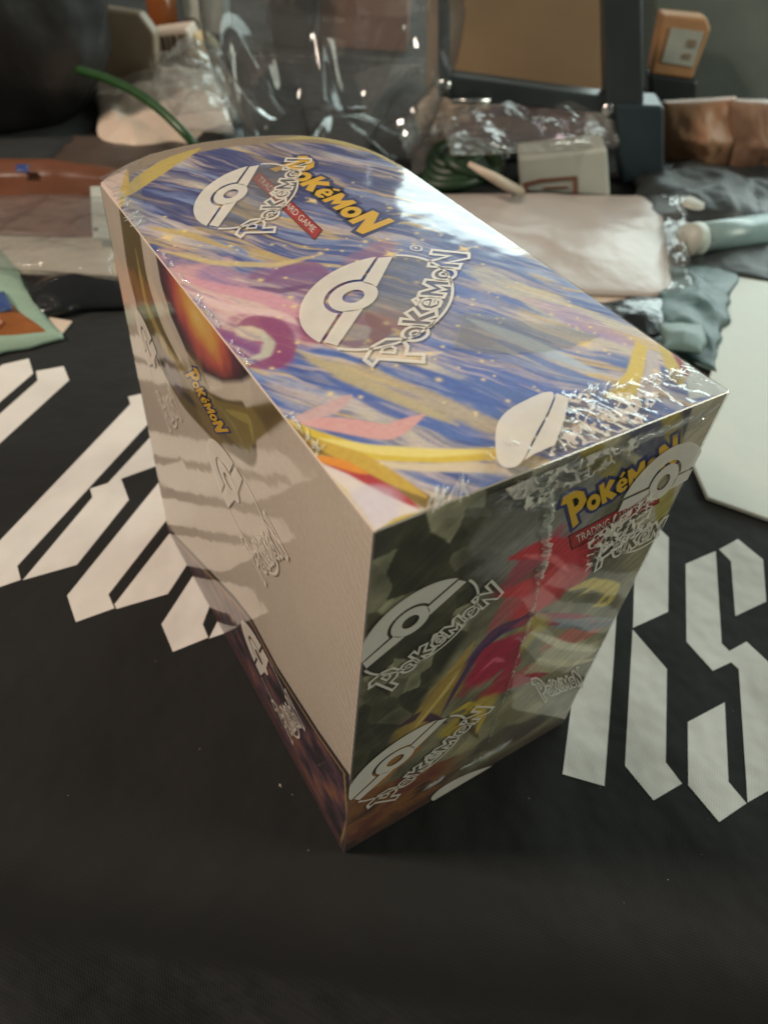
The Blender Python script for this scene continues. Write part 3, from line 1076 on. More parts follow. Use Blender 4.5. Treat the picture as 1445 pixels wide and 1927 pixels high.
def text_flat(txt):
    cu = bpy.data.curves.new('t', 'FONT')
    cu.body = txt
    cu.size = 1.0
    cu.align_x = 'CENTER'
    cu.align_y = 'CENTER'
    o = bpy.data.objects.new('t', cu)
    COL.objects.link(o)
    dg = bpy.context.evaluated_depsgraph_get()
    me = o.evaluated_get(dg).to_mesh()
    f = Flat()
    f.V = [(v.co.x, v.co.y) for v in me.vertices]
    f.F = [tuple(p.vertices) for p in me.polygons]
    o.evaluated_get(dg).to_mesh_clear()
    bpy.data.objects.remove(o)
    bpy.data.curves.remove(cu)
    xs = [a for a, b in f.V]
    k = 30.0 / (max(xs) - min(xs))
    c = (max(xs) + min(xs)) / 2
    f.V = [((a - c) * k, b * 3.1) for a, b in f.V]
    return f


BANNER_TXT = text_flat('TRADING CARD GAME')


def title(face, p0, p1, ptop, bx, clip=None, banner=True):
    """yellow title with a navy rim and the red strip under it"""
    src = [(-21, 0), (21, 0), (-21, 11)]
    A = affine(src, [fpx(face, *q) for q in (p0, p1, ptop)])
    rim, fill = Flat(), Flat()
    for sh, ho in WORD:
        rim.stroke(sh, 2.2)
        rim.poly(sh)
        fill.poly(sh, ho)
        for h_ in ho:
            rim.poly(h_)
    r1 = rim.build('title_rim', face, A, .10, M_NAVY, clip)
    r2 = fill.build('title_letters', face, A, .16, M_YEL, clip)
    out = [r1, r2]
    if banner:
        B = affine([(-17, -2), (17, -2), (-17, 2)], [fpx(face, *q) for q in bx])
        b = Flat()
        b.poly([(-17, -2), (17, -2), (17, 2), (-17, 2)])
        out.append(b.build('red_strip', face, B, .11, M_RED, clip))
        e = Flat()
        e.stroke([(-17, -2), (17, -2), (17, 2), (-17, 2)], .35)
        out.append(e.build('strip_rim', face, B, .17, print_mat('dark_red_ink', lin(110, 22, 30), 1.0), clip))
        t = Flat()
        t.V, t.F = BANNER_TXT.V, BANNER_TXT.F
        out.append(t.build('strip_lettering', face, B, .19, M_WINK, clip))
    return out


tt = title('top', (512, 312), (690, 442), (573, 292), [(474, 338), (592, 452), (489, 324)])
tr_ = title('right', (1067, 990), (1275, 862), (1053, 938), [(1076, 1033), (1238, 945), (1070, 1008)], CR)
tl_ = title('left', (350, 700), (412, 815), (370, 690), None, CL, banner=False)
adopt(box, body, top_print, left_print, right_print, wrap)


def child_of_part(part, kids):              # sub-parts: geometry is in world space, the part sits at the box's transform
    for k in kids:
        k.parent = part
        k.matrix_parent_inverse = Matrix.Identity(4)


child_of_part(wrap, prints)
child_of_part(top_print, tt)
child_of_part(right_print, tr_)
child_of_part(left_print, tl_)

# ---- crumpled film: gathers along the edges, the welded seam on the end panel
M_CRUMPLE = film_mat('crumpled_film', 0.05, 0.05, 0.15, 300.0, 1.55, (.9, .9, .86))


def lace_mat():
    m, nt, out = nodes('torn_print')
    tc = N(nt, 'TexCoord')
    no = N(nt, 'TexNoise', i_Scale=180.0, i_Detail=3.0)
    nt.links.new(tc.outputs['Object'], no.inputs['Vector'])
    mixv = N(nt, 'Mix', data_type='RGBA')
    mixv.inputs['Factor'].default_value = 0.012
    nt.links.new(tc.outputs['Object'], mixv.inputs[6])
    nt.links.new(no.outputs['Color'], mixv.inputs[7])
    vo = N(nt, 'TexVoronoi', feature='DISTANCE_TO_EDGE', i_Scale=270.0)
    nt.links.new(mixv.outputs[2], vo.inputs['Vector'])
    cr = N(nt, 'ValToRGB')
    cr.color_ramp.elements[0].position, cr.color_ramp.elements[1].position = 0.07, 0.12
    cr.color_ramp.elements[0].color, cr.color_ramp.elements[1].color = (1, 1, 1, 1), (0, 0, 0, 1)
    nt.links.new(vo.outputs['Distance'], cr.inputs['Fac'])
    p = N(nt, 'BsdfPrincipled')
    p.inputs['Base Color'].default_value = (*lin(226, 218, 204), 1)
    p.inputs['Roughness'].default_value = .3
    p.inputs['Alpha'].default_value = .72
    gl = N(nt, 'BsdfGlossy')
    gl.inputs['Roughness'].default_value = .08
    tr = N(nt, 'BsdfTransparent')
    fr = fresnel(nt, 1.7)
    mx = N(nt, 'MixShader')
    nt.links.new(fr.outputs[0], mx.inputs[0])
    nt.links.new(tr.outputs[0], mx.inputs[1])
    nt.links.new(gl.outputs[0], mx.inputs[2])
    m2 = N(nt, 'MixShader')
    nt.links.new(cr.outputs['Color'], m2.inputs[0])
    nt.links.new(mx.outputs[0], m2.inputs[1])
    nt.links.new(p.outputs[0], m2.inputs[2])
    nt.links.new(m2.outputs[0], out.inputs[0])
    return m


M_LACE = lace_mat()


def crumple_patch(name, face, quad, nu, nv, amp, mat_, base=0.9, seed=0):
    Q = [fpx(face, *q) for q in quad]
    r = np.random.default_rng(seed)
    V, F = [], []
    for i in range(nu + 1):
        for j in range(nv + 1):
            a, b = i / nu, j / nv
            uv = (Q[0] * (1 - a) + Q[1] * a) * (1 - b) + (Q[3] * (1 - a) + Q[2] * a) * b
            e = math.sin(math.pi * min(a, 1 - a) * 1.0) * 1.0
            z = abs(fbm(np.array((uv[0] + .35 * uv[1]) / 1.5 + seed), np.array(uv[1] / 5.5), seed, 3) - .5) * 2 * amp * (.25 + .75 * math.sin(math.pi * b))
            V.append(f3(face, uv + r.normal(0, .05, 2), base + float(z)))
    for i in range(nu):
        for j in range(nv):
            k = i * (nv + 1) + j
            F.append((k, k + nv + 1, k + nv + 2, k + 1))
    return mesh_obj(name, V, F, mat_, None, True)


gath = [
    crumple_patch('torn_emblem_print', 'top', [(1060, 750), (1240, 745), (1205, 808), (1030, 868)], 60, 24, 1.0, M_LACE, .9, 1),
    crumple_patch('torn_emblem_print', 'right', [(945, 912), (1200, 812), (1190, 845), (985, 955)], 60, 20, 0.9, M_LACE, .9, 2),
    crumple_patch('film_gather', 'top', [(960, 800), (1290, 690), (1350, 745), (850, 945)], 90, 24, 1.5, M_CRUMPLE, .8, 3),
    crumple_patch('film_gather', 'right', [(800, 970), (1350, 750), (1300, 800), (1000, 960)], 90, 20, 1.3, M_CRUMPLE, .8, 4),
    crumple_patch('film_gather', 'top', [(188, 340), (262, 305), (275, 430), (245, 412)], 20, 20, 1.3, M_CRUMPLE, .7, 5),
    crumple_patch('torn_emblem_print', 'right', [(1100, 1010), (1225, 920), (1210, 990), (1095, 1070)], 30, 12, .8, M_LACE, .9, 6),
]


def ridges(name, face, p0, p1, count, length, ang, seed, rad=.22):
    """short raised creases of film along a line on a face"""
    r = np.random.default_rng(seed)
    a, b = fpx(face, *p0), fpx(face, *p1)
    V, F = [], []
    for i in range(count):
        c = a + (b - a) * r.random()
        L = length * r.uniform(.4, 1.4)
        t = math.radians(ang + r.normal(0, 16))
        d = np.array([math.cos(t), math.sin(t)])
        nrm = np.array([-d[1], d[0]])
        base = len(V)
        n = 5
        for k in range(n):
            f = k / (n - 1)
            q = c + d * L * (f - .5) + nrm * r.normal(0, .12)
            w = rad * math.sin(math.pi * (.08 + .84 * f))
            V += [f3(face, q + nrm * w, .34), f3(face, q, .34 + 1.5 * w), f3(face, q - nrm * w, .34)]
        for k in range(n - 1):
            o = base + 3 * k
            F += [(o, o + 1, o + 4, o + 3), (o + 1, o + 2, o + 5, o + 4)]
    return mesh_obj(name, V, F, M_RIDGE, None, True)


M_RIDGE = film_mat('film_crease', 0.22, 0.05, 0.2, 300.0, 1.75, (.92, .92, .9))
gath += [
    ridges('film_creases', 'top', (210, 350), (262, 425), 22, 4.0, 30, 1, .3),
    ridges('film_creases', 'top', (300, 470), (470, 690), 30, 2.6, 80, 2, .22),
    ridges('film_creases', 'top', (800, 950), (880, 915), 12, 5, 40, 3, .28),
    ridges('film_creases', 'top', (1010, 760), (1290, 705), 40, 5, 25, 4, .26),
    ridges('film_creases', 'right', (960, 920), (1330, 775), 46, 6, 8, 5, .28),
    ridges('film_creases', 'right', (950, 1400), (800, 1480), 24, 5, 30, 6, .24),
    ridges('film_creases', 'top', (540, 780), (600, 850), 14, 3, 60, 7, .22),
]


def seam():
    px = [(1022, 905), (1032, 950), (1024, 1000), (1028, 1040), (1012, 1080), (1006, 1120), (995, 1165), (982, 1205), (968, 1250), (952, 1300), (936, 1340), (918, 1392)]
    Q = np.array([fpx('right', *q) for q in px])
    T = np.linspace(0, len(Q) - 1, 150)
    P = np.stack([np.interp(T, range(len(Q)), Q[:, i]) for i in (0, 1)], 1)
    r = np.random.default_rng(5)
    V, F = [], []
    for i, q in enumerate(P):
        f = i / (len(P) - 1)
        w = (1.25 if f < .38 else .55 if f < .7 else .35) * r.uniform(.45, 1.5) * (1 - .3 * f)
        j = r.normal(0, .22 if f < .4 else .10)
        z = .40 + abs(r.normal(0, .6 if f < .38 else .22))
        V += [f3('right', q + (j - w, 0), .34), f3('right', q + (j, 0), z), f3('right', q + (j + w, 0), .34)]
    for k in range(len(P) - 1):
        o = 3 * k
        F += [(o, o + 3, o + 4, o + 1), (o + 1, o + 4, o + 5, o + 2)]
    return mesh_obj('welded_seam', V, F, M_SEAM)


M_SEAM = film_mat('seam_film', 0.3, 0.08, 0.3, 500.0, 1.6, (.78, .80, .70))
gath.append(seam())
child_of_part(wrap, gath)

# ------------------------------------------------------------------ things around and behind
HF = np.array([RC[2][0], RC[2][1], 0.0])
HF /= np.linalg.norm(HF)                    # horizontal viewing direction
UP = np.array([0, 0, 1.0])


def slab_mesh(name, pts, depth, mat_, bevel=0.0015, parent=None):
    """solid plate: outline pts (3-D, planar) extruded by the vector depth"""
    bm = bmesh.new()
    f = bm.faces.new([bm.verts.new(p) for p in pts])
    r = bmesh.ops.extrude_face_region(bm, geom=[f])
    for v in [e for e in r['geom'] if isinstance(e, bmesh.types.BMVert)]:
        v.co += Vector(depth)
    bmesh.ops.recalc_face_normals(bm, faces=bm.faces)
    if bevel:
        bmesh.ops.bevel(bm, geom=list(bm.edges), offset=bevel, segments=2, profile=.5, affect='EDGES')
    return bm_obj(name, bm, mat_, parent)


def upright(name, px, base, depth, mat_, bevel=.002, fwd=0.0, ground=True):
    """plate standing on the table at picture point base; foot points below the table are raised to it"""
    p0 = g(*base)
    pts = []
    for x, y in px:
        P = on_plane(x, y, p0 + HF * fwd, HF)
        if P[2] < 0.0005 and ground:
            P[2] = 0.0005
        pts.append(P)
    return slab_mesh(name, pts, HF * depth, mat_, bevel)


def lying(name, px, thick, mat_, z=0.0, bevel=.0008):
    pts = [g(x, y, z + thick) for x, y in px]
    return slab_mesh(name, pts, -UP * thick, mat_, bevel)


def pouch(name, quad, thick, mat_, nu=40, nv=30, amp=.004, freq=40.0, seed=0, z=0.001, edge=.0012, hard=False):
    """a flat bag lying on the table: pillow profile plus creases; quad in picture points at table height"""
    Q = [g(q[0], q[1], z + edge) * np.array([1, 1, 0]) for q in quad]
    V, F = [], []
    n = nu + 1
    for side in (1, 0):
        for i in range(nu + 1):
            for j in range(nv + 1):
                a, b = i / nu, j / nv
                P = (Q[0] * (1 - a) + Q[1] * a) * (1 - b) + (Q[3] * (1 - a) + Q[2] * a) * b
                pil = (min(a, 1 - a) * 2 * min(b, 1 - b) * 2) ** .5
                x, y = np.array(P[0] * freq + seed), np.array(P[1] * freq)
                nz = float(fbm(x, y, seed, 4))
                rid = 1 - abs(2 * float(fbm(x * .6 + 3, y * .6, seed + 2, 3)) - 1) * 3
                wig = (fbm(np.array(P[0] * 60.), np.array(P[1] * 60.), seed + 1, 2) - .5) * .006
                P = P + np.array([float(wig), -float(wig), 0]) * (1 if not hard else .2)
                hh = z + (edge + thick * pil + amp * (nz + max(rid, 0) * .6) * (.25 + .75 * pil)) * side
                V.append((P[0], P[1], hh))
    m = (nu + 1) * (nv + 1)
    for i in range(nu):
        for j in range(nv):
            k = i * (nv + 1) + j
            q = (k, k + nv + 1, k + nv + 2, k + 1)
            F.append(q)
            F.append(tuple(m + t for t in q[::-1]))
    rimv = [i * (nv + 1) for i in range(nu + 1)] + [nu * (nv + 1) + j for j in range(1, nv + 1)] + \
           [i * (nv + 1) + nv for i in range(nu - 1, -1, -1)] + [j for j in range(nv - 1, 0, -1)]
    for a, b in zip(rimv, rimv[1:] + rimv[:1]):
        F.append((a, b, m + b, m + a))
    o = mesh_obj(name, V, F, mat_, None, True)
    bm = bmesh.new()
    bm.from_mesh(o.data)
    bmesh.ops.recalc_face_normals(bm, faces=bm.faces)
    bm.to_mesh(o.data)
    bm.free()
    return o


def tube_pts(name, P, rad, mat_, n=12):
    P = [Vector(p) for p in P]
    V, F = [], []
    for i, p in enumerate(P):
        t = (P[min(i + 1, len(P) - 1)] - P[max(i - 1, 0)]).normalized()
        a = t.orthogonal().normalized() if abs(t.z) > .95 else Vector((0, 0, 1)).cross(t).normalized()
        b = t.cross(a)
        rr = rad[i] if isinstance(rad, (list, tuple)) else rad
        for k in range(n):
            w = 2 * math.pi * k / n
            V.append(p + a * rr * math.cos(w) + b * rr * math.sin(w))
    for i in range(len(P) - 1):
        for k in range(n):
            F.append((i * n + k, i * n + (k + 1) % n, (i + 1) * n + (k + 1) % n, (i + 1) * n + k))
    F.append(tuple(range(n))[::-1])
    F.append(tuple((len(P) - 1) * n + k for k in range(n)))
    return mesh_obj(name, V, F, mat_, None, True)


def spline(P, m=40):
    P = np.array(P, float)
    T = np.linspace(0, len(P) - 1, m)
    Q = np.stack([np.interp(T, range(len(P)), P[:, i]) for i in range(3)], 1)
    for _ in range(int(m / len(P) * 2)):
        Q[1:-1] = (Q[:-2] + 2 * Q[1:-1] + Q[2:]) / 4
    return Q


def lathe(name, prof, loc, mat_, n=40, mod=None):
    V, F = [], []
    for r, z in prof:
        for k in range(n):
            w = 2 * math.pi * k / n
            rr, zz = (r, z) if mod is None else mod(r, z, w)
            V.append((loc[0] + rr * math.cos(w), loc[1] + rr * math.sin(w), loc[2] + zz))
    for i in range(len(prof) - 1):
        for k in range(n):
            F.append((i * n + k, i * n + (k + 1) % n, (i + 1) * n + (k + 1) % n, (i + 1) * n + k))
    return mesh_obj(name, V, F, mat_, None, True)


def single(o, label, cat, group=None):
    return tag(o, label, cat, group)


def group_thing(name, label, cat, parts, loc=None):
    c = np.mean([np.mean([v.co for v in p.data.vertices], 0) for p in parts], 0)
    t = thing(name, label, cat, (c[0], c[1], 0))
    return adopt(t, *parts)


# --- materials of the clutter
M_BLACKPLASTIC = mat('black_plastic', (0.016, 0.015, 0.015), .42, .2, 30, .3, 60, dist=.003)
M_BLACKGLOSS = mat('black_glossy_film', (0.012, 0.013, 0.014), .18, .2, 30, .35, 90, dist=.003)
M_GREYGLOSS = mat('grey_glossy_film', (0.02, 0.023, 0.023), .5, .2, 30, .35, 90, dist=.003)
M_KRAFT = mat('kraft_paper', lin(150, 112, 84), .5, .12, 50, .25, 120)
M_BROWN = mat('brown_sleeve', lin(98, 60, 42), .38, .15, 30, .15, 60)
M_PANEL = mat('brown_board', lin(146, 120, 92), .6, .12, 12, .1, 90)
M_PAPER = mat('white_paper', lin(196, 178, 160), .55, .08, 30, .2, 60)
M_MAILER = mat('white_poly', lin(172, 161, 154), .36, .05, 20, .3, 45, dist=.004)
M_WCARD = mat('white_board', lin(172, 175, 166), .5, .05, 60, .1, 200)
M_GREEN = mat('green_rubber', lin(32, 66, 30), .4, .15, 90, .1, 200)
M_TEALBLACK = mat('blue_black_metal', lin(40, 48, 50), .4, .12, 40, .08, 300)
M_STEEL = mat('steel', (.6, .6, .58), .25, .1, 60, .05, 200, metal=1.0)
M_HAZEDCASE = mat('hazed_case', lin(104, 112, 106), .5, .1, 30, .15, 200)  # dark case; the lens haze over it is put into this paler grey
M_TAUPE = mat('taupe_board', lin(140, 122, 102), .6, .08, 40, .12, 150)
M_AMBER = mat('amber_plastic', lin(120, 66, 30), .25, .1, 40, .05, 90)
M_ORANGE = mat('orange_foil', lin(134, 80, 42), .3, .25, 60, .3, 120)
M_MINT = mat('mint_foil', lin(138, 158, 140), .28, .08, 60, .3, 120)
M_BLUEINK = mat('blue_ink', lin(52, 68, 116), .4, .15, 120, .1, 120)
M_DKINK = mat('dark_ink', lin(70, 58, 50), .6, .1, 90, .05, 120)
M_REDBROWN = mat('red_brown_ink', lin(112, 74, 58), .6, .1, 90, .05, 120)
M_TEAL = mat('teal_film', lin(46, 70, 68), .45, .15, 40, .3, 70, dist=.003)
M_PALE = mat('pale_tube', lin(128, 150, 150), .35, .08, 60, .08, 120)
M_PURPLEFOIL = mat('purple_black_foil', lin(132, 112, 126), .24, .3, 50, .4, 90, metal=.75, dist=.003)
M_CLEARPOUCH = film_mat('clear_pouch', .16, .06, .6, 120.0, 1.6, (.86, .82, .78), .002)
M_CREAM = mat('cream_paper', lin(214, 198, 158), .6, .06, 40, .2, 80)

# --- left side, near to far
sn = pouch('snack_pouch', [(-120, 480), (2, 462), (112, 632), (-120, 690)], .010, M_MINT, 30, 24, .002, 60, 3)
inner = pouch('orange_panel', [(-120, 520), (0, 535), (92, 628), (-120, 675)], .0102, M_ORANGE, 30, 24, .002, 60, 3, z=.0018)
blue = pouch('blue_print', [(-30, 552), (8, 548), (24, 580), (-20, 594)], .003, M_BLUEINK, 14, 10, .0006, 60, 4, z=.0085)
orr = pouch('orange_print', [(-60, 606), (-2, 586), (8, 606), (-50, 632)], .003, mat('bright_orange', lin(170, 84, 40), .35), 14, 10, .0006, 60, 4, z=.0075)
group_thing('snack_pouch', 'orange snack pouch with mint green sealed edges and blue print', 'pouch', [sn, inner, blue, orr])
sn.name = 'sealed_bag'
single(lying('paper_scrap', [(90, 596), (136, 604), (113, 632), (100, 634)], .0008, M_PAPER, .0004, .0001),
       'small cream paper corner beside the orange snack pouch', 'paper')
single(pouch('black_bag', [(30, 517), (250, 526), (260, 575), (72, 594)], .006, M_BLACKGLOSS, 40, 20, .006, 35, 2),
       'thin black glossy bag lying flat behind the orange snack pouch', 'bag')
single(pouch('clear_zip_bag', [(-60, 440), (270, 452), (270, 520), (-60, 512)], .002, mat('cloudy_plastic', lin(170, 162, 148), .3, .08, 40, .3, 60), 46, 16, .002, 40, 5),
       'cloudy white plastic strip in front of the brown sleeve', 'plastic strip')
e1 = pouch('sleeve', [(-60, 322), (262, 334), (262, 447), (-60, 441)], .004, M_BROWN, 40, 24, .002, 18, 6, z=.001)
e2 = pouch('folded_flap', [(-60, 300), (262, 322), (262, 346), (-60, 332)], .006, M_BROWN, 40, 10, .003, 30, 1, z=.002)
e3 = pouch('blue_mark', [(28, 308), (52, 309), (52, 322), (30, 321)], .001, M_BLUEINK, 8, 8, .0003, 60, 4, z=.0105)
group_thing('brown_sleeve', 'dark brown glossy sleeve with folded flap lying beside the black bag', 'sleeve', [e1, e2, e3])
c1 = lying('strip', [(170, 350), (206, 350), (212, 447), (175, 447)], .002, M_WCARD, .008, .0004)
c2 = lathe('rivet', [(0.0001, .0006), (.0011, .0006), (.0013, 0)], tuple(g(181, 432, .0101)), M_DKINK, 14)
group_thing('hang_tab', 'narrow white hang tab with small rivet on the brown sleeve', 'tab', [c1, c2])


def lump(name, px, rx, ry, rz, mat_, seed=0, amp=.18, z0=None, freq=2.2, rot=0):
    c = g(*px)
    bm = bmesh.new()
    bmesh.ops.create_icosphere(bm, subdivisions=5, radius=1)
    for v in bm.verts:
        p = np.array(v.co)
        nz = fbm(np.array(p[0] * freq + p[2] * freq * .7 + seed), np.array(p[1] * freq - p[2] * freq * .6), seed, 4) - .5
        fold = abs(fbm(np.array(math.atan2(p[1], p[0]) * 2.5 + seed), np.array(p[2] * .8), seed + 1, 2) - .5)
        s = 1 + amp * 2 * float(nz) - amp * float(fold)
        q = p * s
        x, y = q[0] * rx, q[1] * ry
        v.co = (c[0] + x * math.cos(rot) - y * math.sin(rot), c[1] + x * math.sin(rot) + y * math.cos(rot),
                max(0.0006, q[2] * rz + (rz if z0 is None else z0)))
    return bm_obj(name, bm, mat_, None, True)


single(lump('black_sack', (10, 212), .088, .07, .095, M_BLACKPLASTIC, 2, .10, .07, 1.2), 'big rounded black plastic sack at the back of the table', 'sack')
single(pouch('shaded_flap', [(140, 258), (400, 262), (420, 312), (80, 326)], .003, mat('shaded_smoky_plastic', lin(74, 62, 54), .35, .2, 30, .3, 50), 40, 24, .004, 25, 3),  # thin plastic, coloured dark for the shaded area there
       'smoky plastic bag beside the black sack, darkened by painted shade', 'bag')
single(pouch('crumpled_mailer', [(178, 152), (430, 140), (440, 268), (190, 296)], .009, M_PAPER, 80, 60, .015, 34, 4),
       'crumpled white mailer bag under the green cord', 'mailer')
tr1 = pouch('tray', [(318, 190), (440, 200), (440, 250), (335, 240)], .006, M_CLEARPOUCH, 30, 20, .010, 60, 5, z=.020)
single(tr1, 'shiny clear plastic wrapper lying on the crumpled white mailer', 'wrapper')
single(tube_pts('green_cable', spline([g(150, 132, .055), g(200, 146, .058), g(255, 172, .058), (g(305, 208, .055)), g(340, 243, .05), g(368, 272, .044), g(400, 330, .02), g(430, 380, .006)], 60), .0026, M_GREEN),
       'green cord arching from the black sack over the crumpled mailer', 'cord')
single(upright('taupe_carton', [(186, 14), (262, 26), (290, 64), (295, 178), (188, 172)], (240, 170), .014, M_TAUPE), 'taupe grey carton standing behind the crumpled mailer', 'carton')
bc = upright('carton', [(276, 64), (350, 54), (370, 100), (364, 132), (290, 136)], (325, 134), .03, M_PAPER)
bars = [bc]
bx_ = 292.0
rb = random.Random(4)
while bx_ < 350:
    w_ = rb.choice([2, 3, 4, 7])
    sl = (bx_ - 292) / 60
    bars.append(upright('bar', [(bx_ - 6, 70 - 6 * sl), (bx_ - 6 + w_, 70 - 6 * sl), (bx_ + w_ + 4, 116 - 3 * sl), (bx_ + 4, 116 - 3 * sl)], (325, 134), -.0006, M_DKINK, 0, -.0002, False))
    bx_ += w_ + rb.choice([3, 4, 6])
group_thing('barcode_carton', 'small white carton with a barcode beside the taupe carton', 'carton', bars)
pb = g(311, 66)
b1 = lathe('bottle', [(.0001, .0005), (.013, .0005), (.014, .003), (.014, .030), (.011, .036), (.009, .040)], pb, M_AMBER, 28)
b2 = lathe('cap', [(.0135, .038), (.014, .04), (.014, .075), (.0125, .078), (.0001, .078)], pb, M_BLACKPLASTIC, 28, lambda r, z, w: (r * (1 + .02 * math.cos(14 * w)), z))
group_thing('amber_bottle', 'small amber bottle with a black ribbed cap behind the barcode carton', 'bottle', [b1, b2])
wb = upright('panel', [(336, -30), (420, -30), (420, 66), (366, 68), (345, 52)], (380, 68), .03, M_WCARD)
wh = lathe('hole_ring', [(.002, .0), (.0045, .001), (.0045, 0)], (0, 0, 0), M_DKINK, 20)
P_ = on_plane(364, 43, g(380, 68) - HF * .0015, HF)
wh.data.transform(Matrix.Translation(Vector(P_)) @ Vector((0, 0, 1)).rotation_difference(Vector(-HF)).to_matrix().to_4x4())
group_thing('white_carton', 'white carton with a round hole beside the clear jug', 'carton', [wb, wh])
single(lump('paper_wad', (388, 130), .013, .011, .014, M_CREAM, 5, .22), 'crumpled cream paper wad beside the clear jug', 'paper')
single(pouch('black_strap', [(362, 255), (460, 232), (470, 275), (375, 280)], .006, M_BLACKPLASTIC, 24, 12, .002, 40, 1, z=.004),
       'black strap end lying between the mailer and the clear jug', 'strap')

# --- clear jug with a lobed foot
JL = g(622, 268)


def petal(r, z, w):
    lob = abs(math.cos(3.5 * w + .5))
    if z < .06:
        k = (1 - z / .06) ** .8
        return r * (1 - .26 * k * (1 - lob) ** 1.3), z + .026 * k * (1 - lob) * (r / .08)
    return r, z


prof = [(.0005, .018), (.018, .016), (.034, .010), (.050, .002), (.060, .001), (.069, .006), (.076, .018), (.081, .034), (.084, .05), (.086, .062), (.087, .075)]
prof += [(.087, .09), (.0855, .093), (.0855, .099), (.087, .102), (.0875, .14), (.0875, .2), (.084, .215), (.070, .235), (.045, .25), (.03, .256), (.03, .275)]


def jug_mat():
    m, nt, out = nodes('clear_jug_plastic')
    lw = N(nt, 'LayerWeight', i_Blend=.35)
    cr = N(nt, 'ValToRGB')                  # the wall looks thicker and greyer where it turns away
    cr.color_ramp.elements[0].position, cr.color_ramp.elements[1].position = .25, 1.0
    cr.color_ramp.elements[0].color, cr.color_ramp.elements[1].color = (.88, .885, .88, 1), (.28, .29, .29, 1)
    nt.links.new(lw.outputs['Facing'], cr.inputs['Fac'])
    tr = N(nt, 'BsdfTransparent')
    nt.links.new(cr.outputs['Color'], tr.inputs[0])
    gl = N(nt, 'BsdfGlossy')
    gl.inputs['Roughness'].default_value = .06
    tc = N(nt, 'TexCoord')
    no = N(nt, 'TexNoise', i_Scale=40.0, i_Detail=3.0)
    nt.links.new(tc.outputs['Object'], no.inputs['Vector'])
    bp = N(nt, 'Bump', i_Strength=.06, i_Distance=.002)
    nt.links.new(no.outputs['Fac'], bp.inputs['Height'])
    nt.links.new(bp.outputs['Normal'], gl.inputs['Normal'])
    di = N(nt, 'BsdfDiffuse')
    di.inputs[0].default_value = (.75, .74, .72, 1)
    m0 = N(nt, 'MixShader')
    m0.inputs[0].default_value = .05
    nt.links.new(tr.outputs[0], m0.inputs[1])
    nt.links.new(di.outputs[0], m0.inputs[2])
    fr = fresnel(nt, 1.7, bp.outputs['Normal'])
    mx = N(nt, 'MixShader')
    nt.links.new(fr.outputs[0], mx.inputs[0])
    nt.links.new(m0.outputs[0], mx.inputs[1])
    nt.links.new(gl.outputs[0], mx.inputs[2])
    nt.links.new(mx.outputs[0], out.inputs[0])
    return m


M_JUG = jug_mat()
jb = lathe('jug_body', prof, (JL[0], JL[1], 0.0005), M_JUG, 120, petal)
group_thing('clear_jug', 'large clear plastic jug with a lobed foot behind the wrapped box', 'jug', [jb])
single(upright('black_bottle', [(505, -60), (590, -60), (590, 40), (578, 98), (515, 98), (500, 40)], (548, 96), .035, M_BLACKPLASTIC, .004), 'black upright bottle seen through the clear jug', 'bottle')
single(upright('brown_carton', [(600, -60), (770, -60), (765, 100), (600, 96)], (680, 98), .05, M_REDBROWN), 'red brown carton seen through the clear jug', 'carton')

# --- right side
fr_base = (1210, 350)
parts = [
    upright('post', [(824, -60), (846, -60), (846, 186), (824, 184)], fr_base, .02, M_TEALBLACK),
    upright('post', [(1135, -60), (1208, -60), (1212, 235), (1140, 225)], fr_base, .024, M_TEALBLACK, fwd=-.001),
    upright('rail', [(844, 143), (1142, 183), (1146, 217), (840, 188)], fr_base, .018, M_TEALBLACK, fwd=.002),
    upright('foot', [(1158, 196), (1249, 200), (1250, 352), (1168, 352)], fr_base, .03, mat('teal_black_metal', lin(34, 48, 54), .45, .12, 40), fwd=-.004),
]
for sx, sy in ((1144, 208), (836, 162)):
    s = lathe('screw', [(.0001, .0014), (.003, .0012), (.0042, 0)], (0, 0, 0), M_STEEL, 16)
    P_ = on_plane(sx, sy, g(*fr_base) - HF * .0012, HF)
    s.data.transform(Matrix.Translation(Vector(P_)) @ Vector((0, 0, 1)).rotation_difference(Vector(-HF)).to_matrix().to_4x4())
    parts.append(s)
pin = tube_pts('pin', [on_plane(850, 190, g(*fr_base) - HF * .004, HF), on_plane(922, 189, g(*fr_base) - HF * .004, HF)], .0018, M_STEEL)
parts.append(pin)
group_thing('metal_frame', 'blue black metal frame with screws standing before the brown board', 'frame', parts)
single(upright('brown_board', [(800, -60), (1150, -60), (1150, 262), (800, 248)], (1000, 250), .012, M_PANEL), 'plain brown board standing behind the metal frame', 'board')
single(upright('hazed_case', [(1225, -60), (1500, -60), (1500, 235), (1225, 215)], (1350, 215), .08, M_HAZEDCASE, .004), 'dark grey case with haze in its colour, behind the brown paper parcels', 'case')
single(upright('shadow_block', [(1222, 140), (1312, 152), (1312, 240), (1226, 240)], (1270, 238), .02, M_TEALBLACK, .002), 'added dark block in the shadow gap under the small tan carton', 'block')  # invented support, dark to fill the shadow gap below the carton
t1 = upright('carton', [(1246, 26), (1330, 34), (1337, 56), (1302, 150), (1224, 140)], (1270, 238), .02, mat('tan_card', lin(176, 132, 92), .6), .002, 0, False)
t2 = upright('address_label', [(1262, 52), (1324, 60), (1303, 126), (1244, 116)], (1270, 238), -.0008, M_WCARD, 0, -.0002, False)
t3 = [upright('label_mark', q, (1270, 238), -.0005, M_TAUPE, 0, -.0012, False) for q in ([(1296, 74), (1310, 76), (1306, 90), (1292, 88)], [(1286, 100), (1300, 102), (1297, 112), (1283, 110)])]
group_thing('tan_carton', 'small tan carton with a white label resting on the added dark block', 'carton', [t1, t2] + t3)


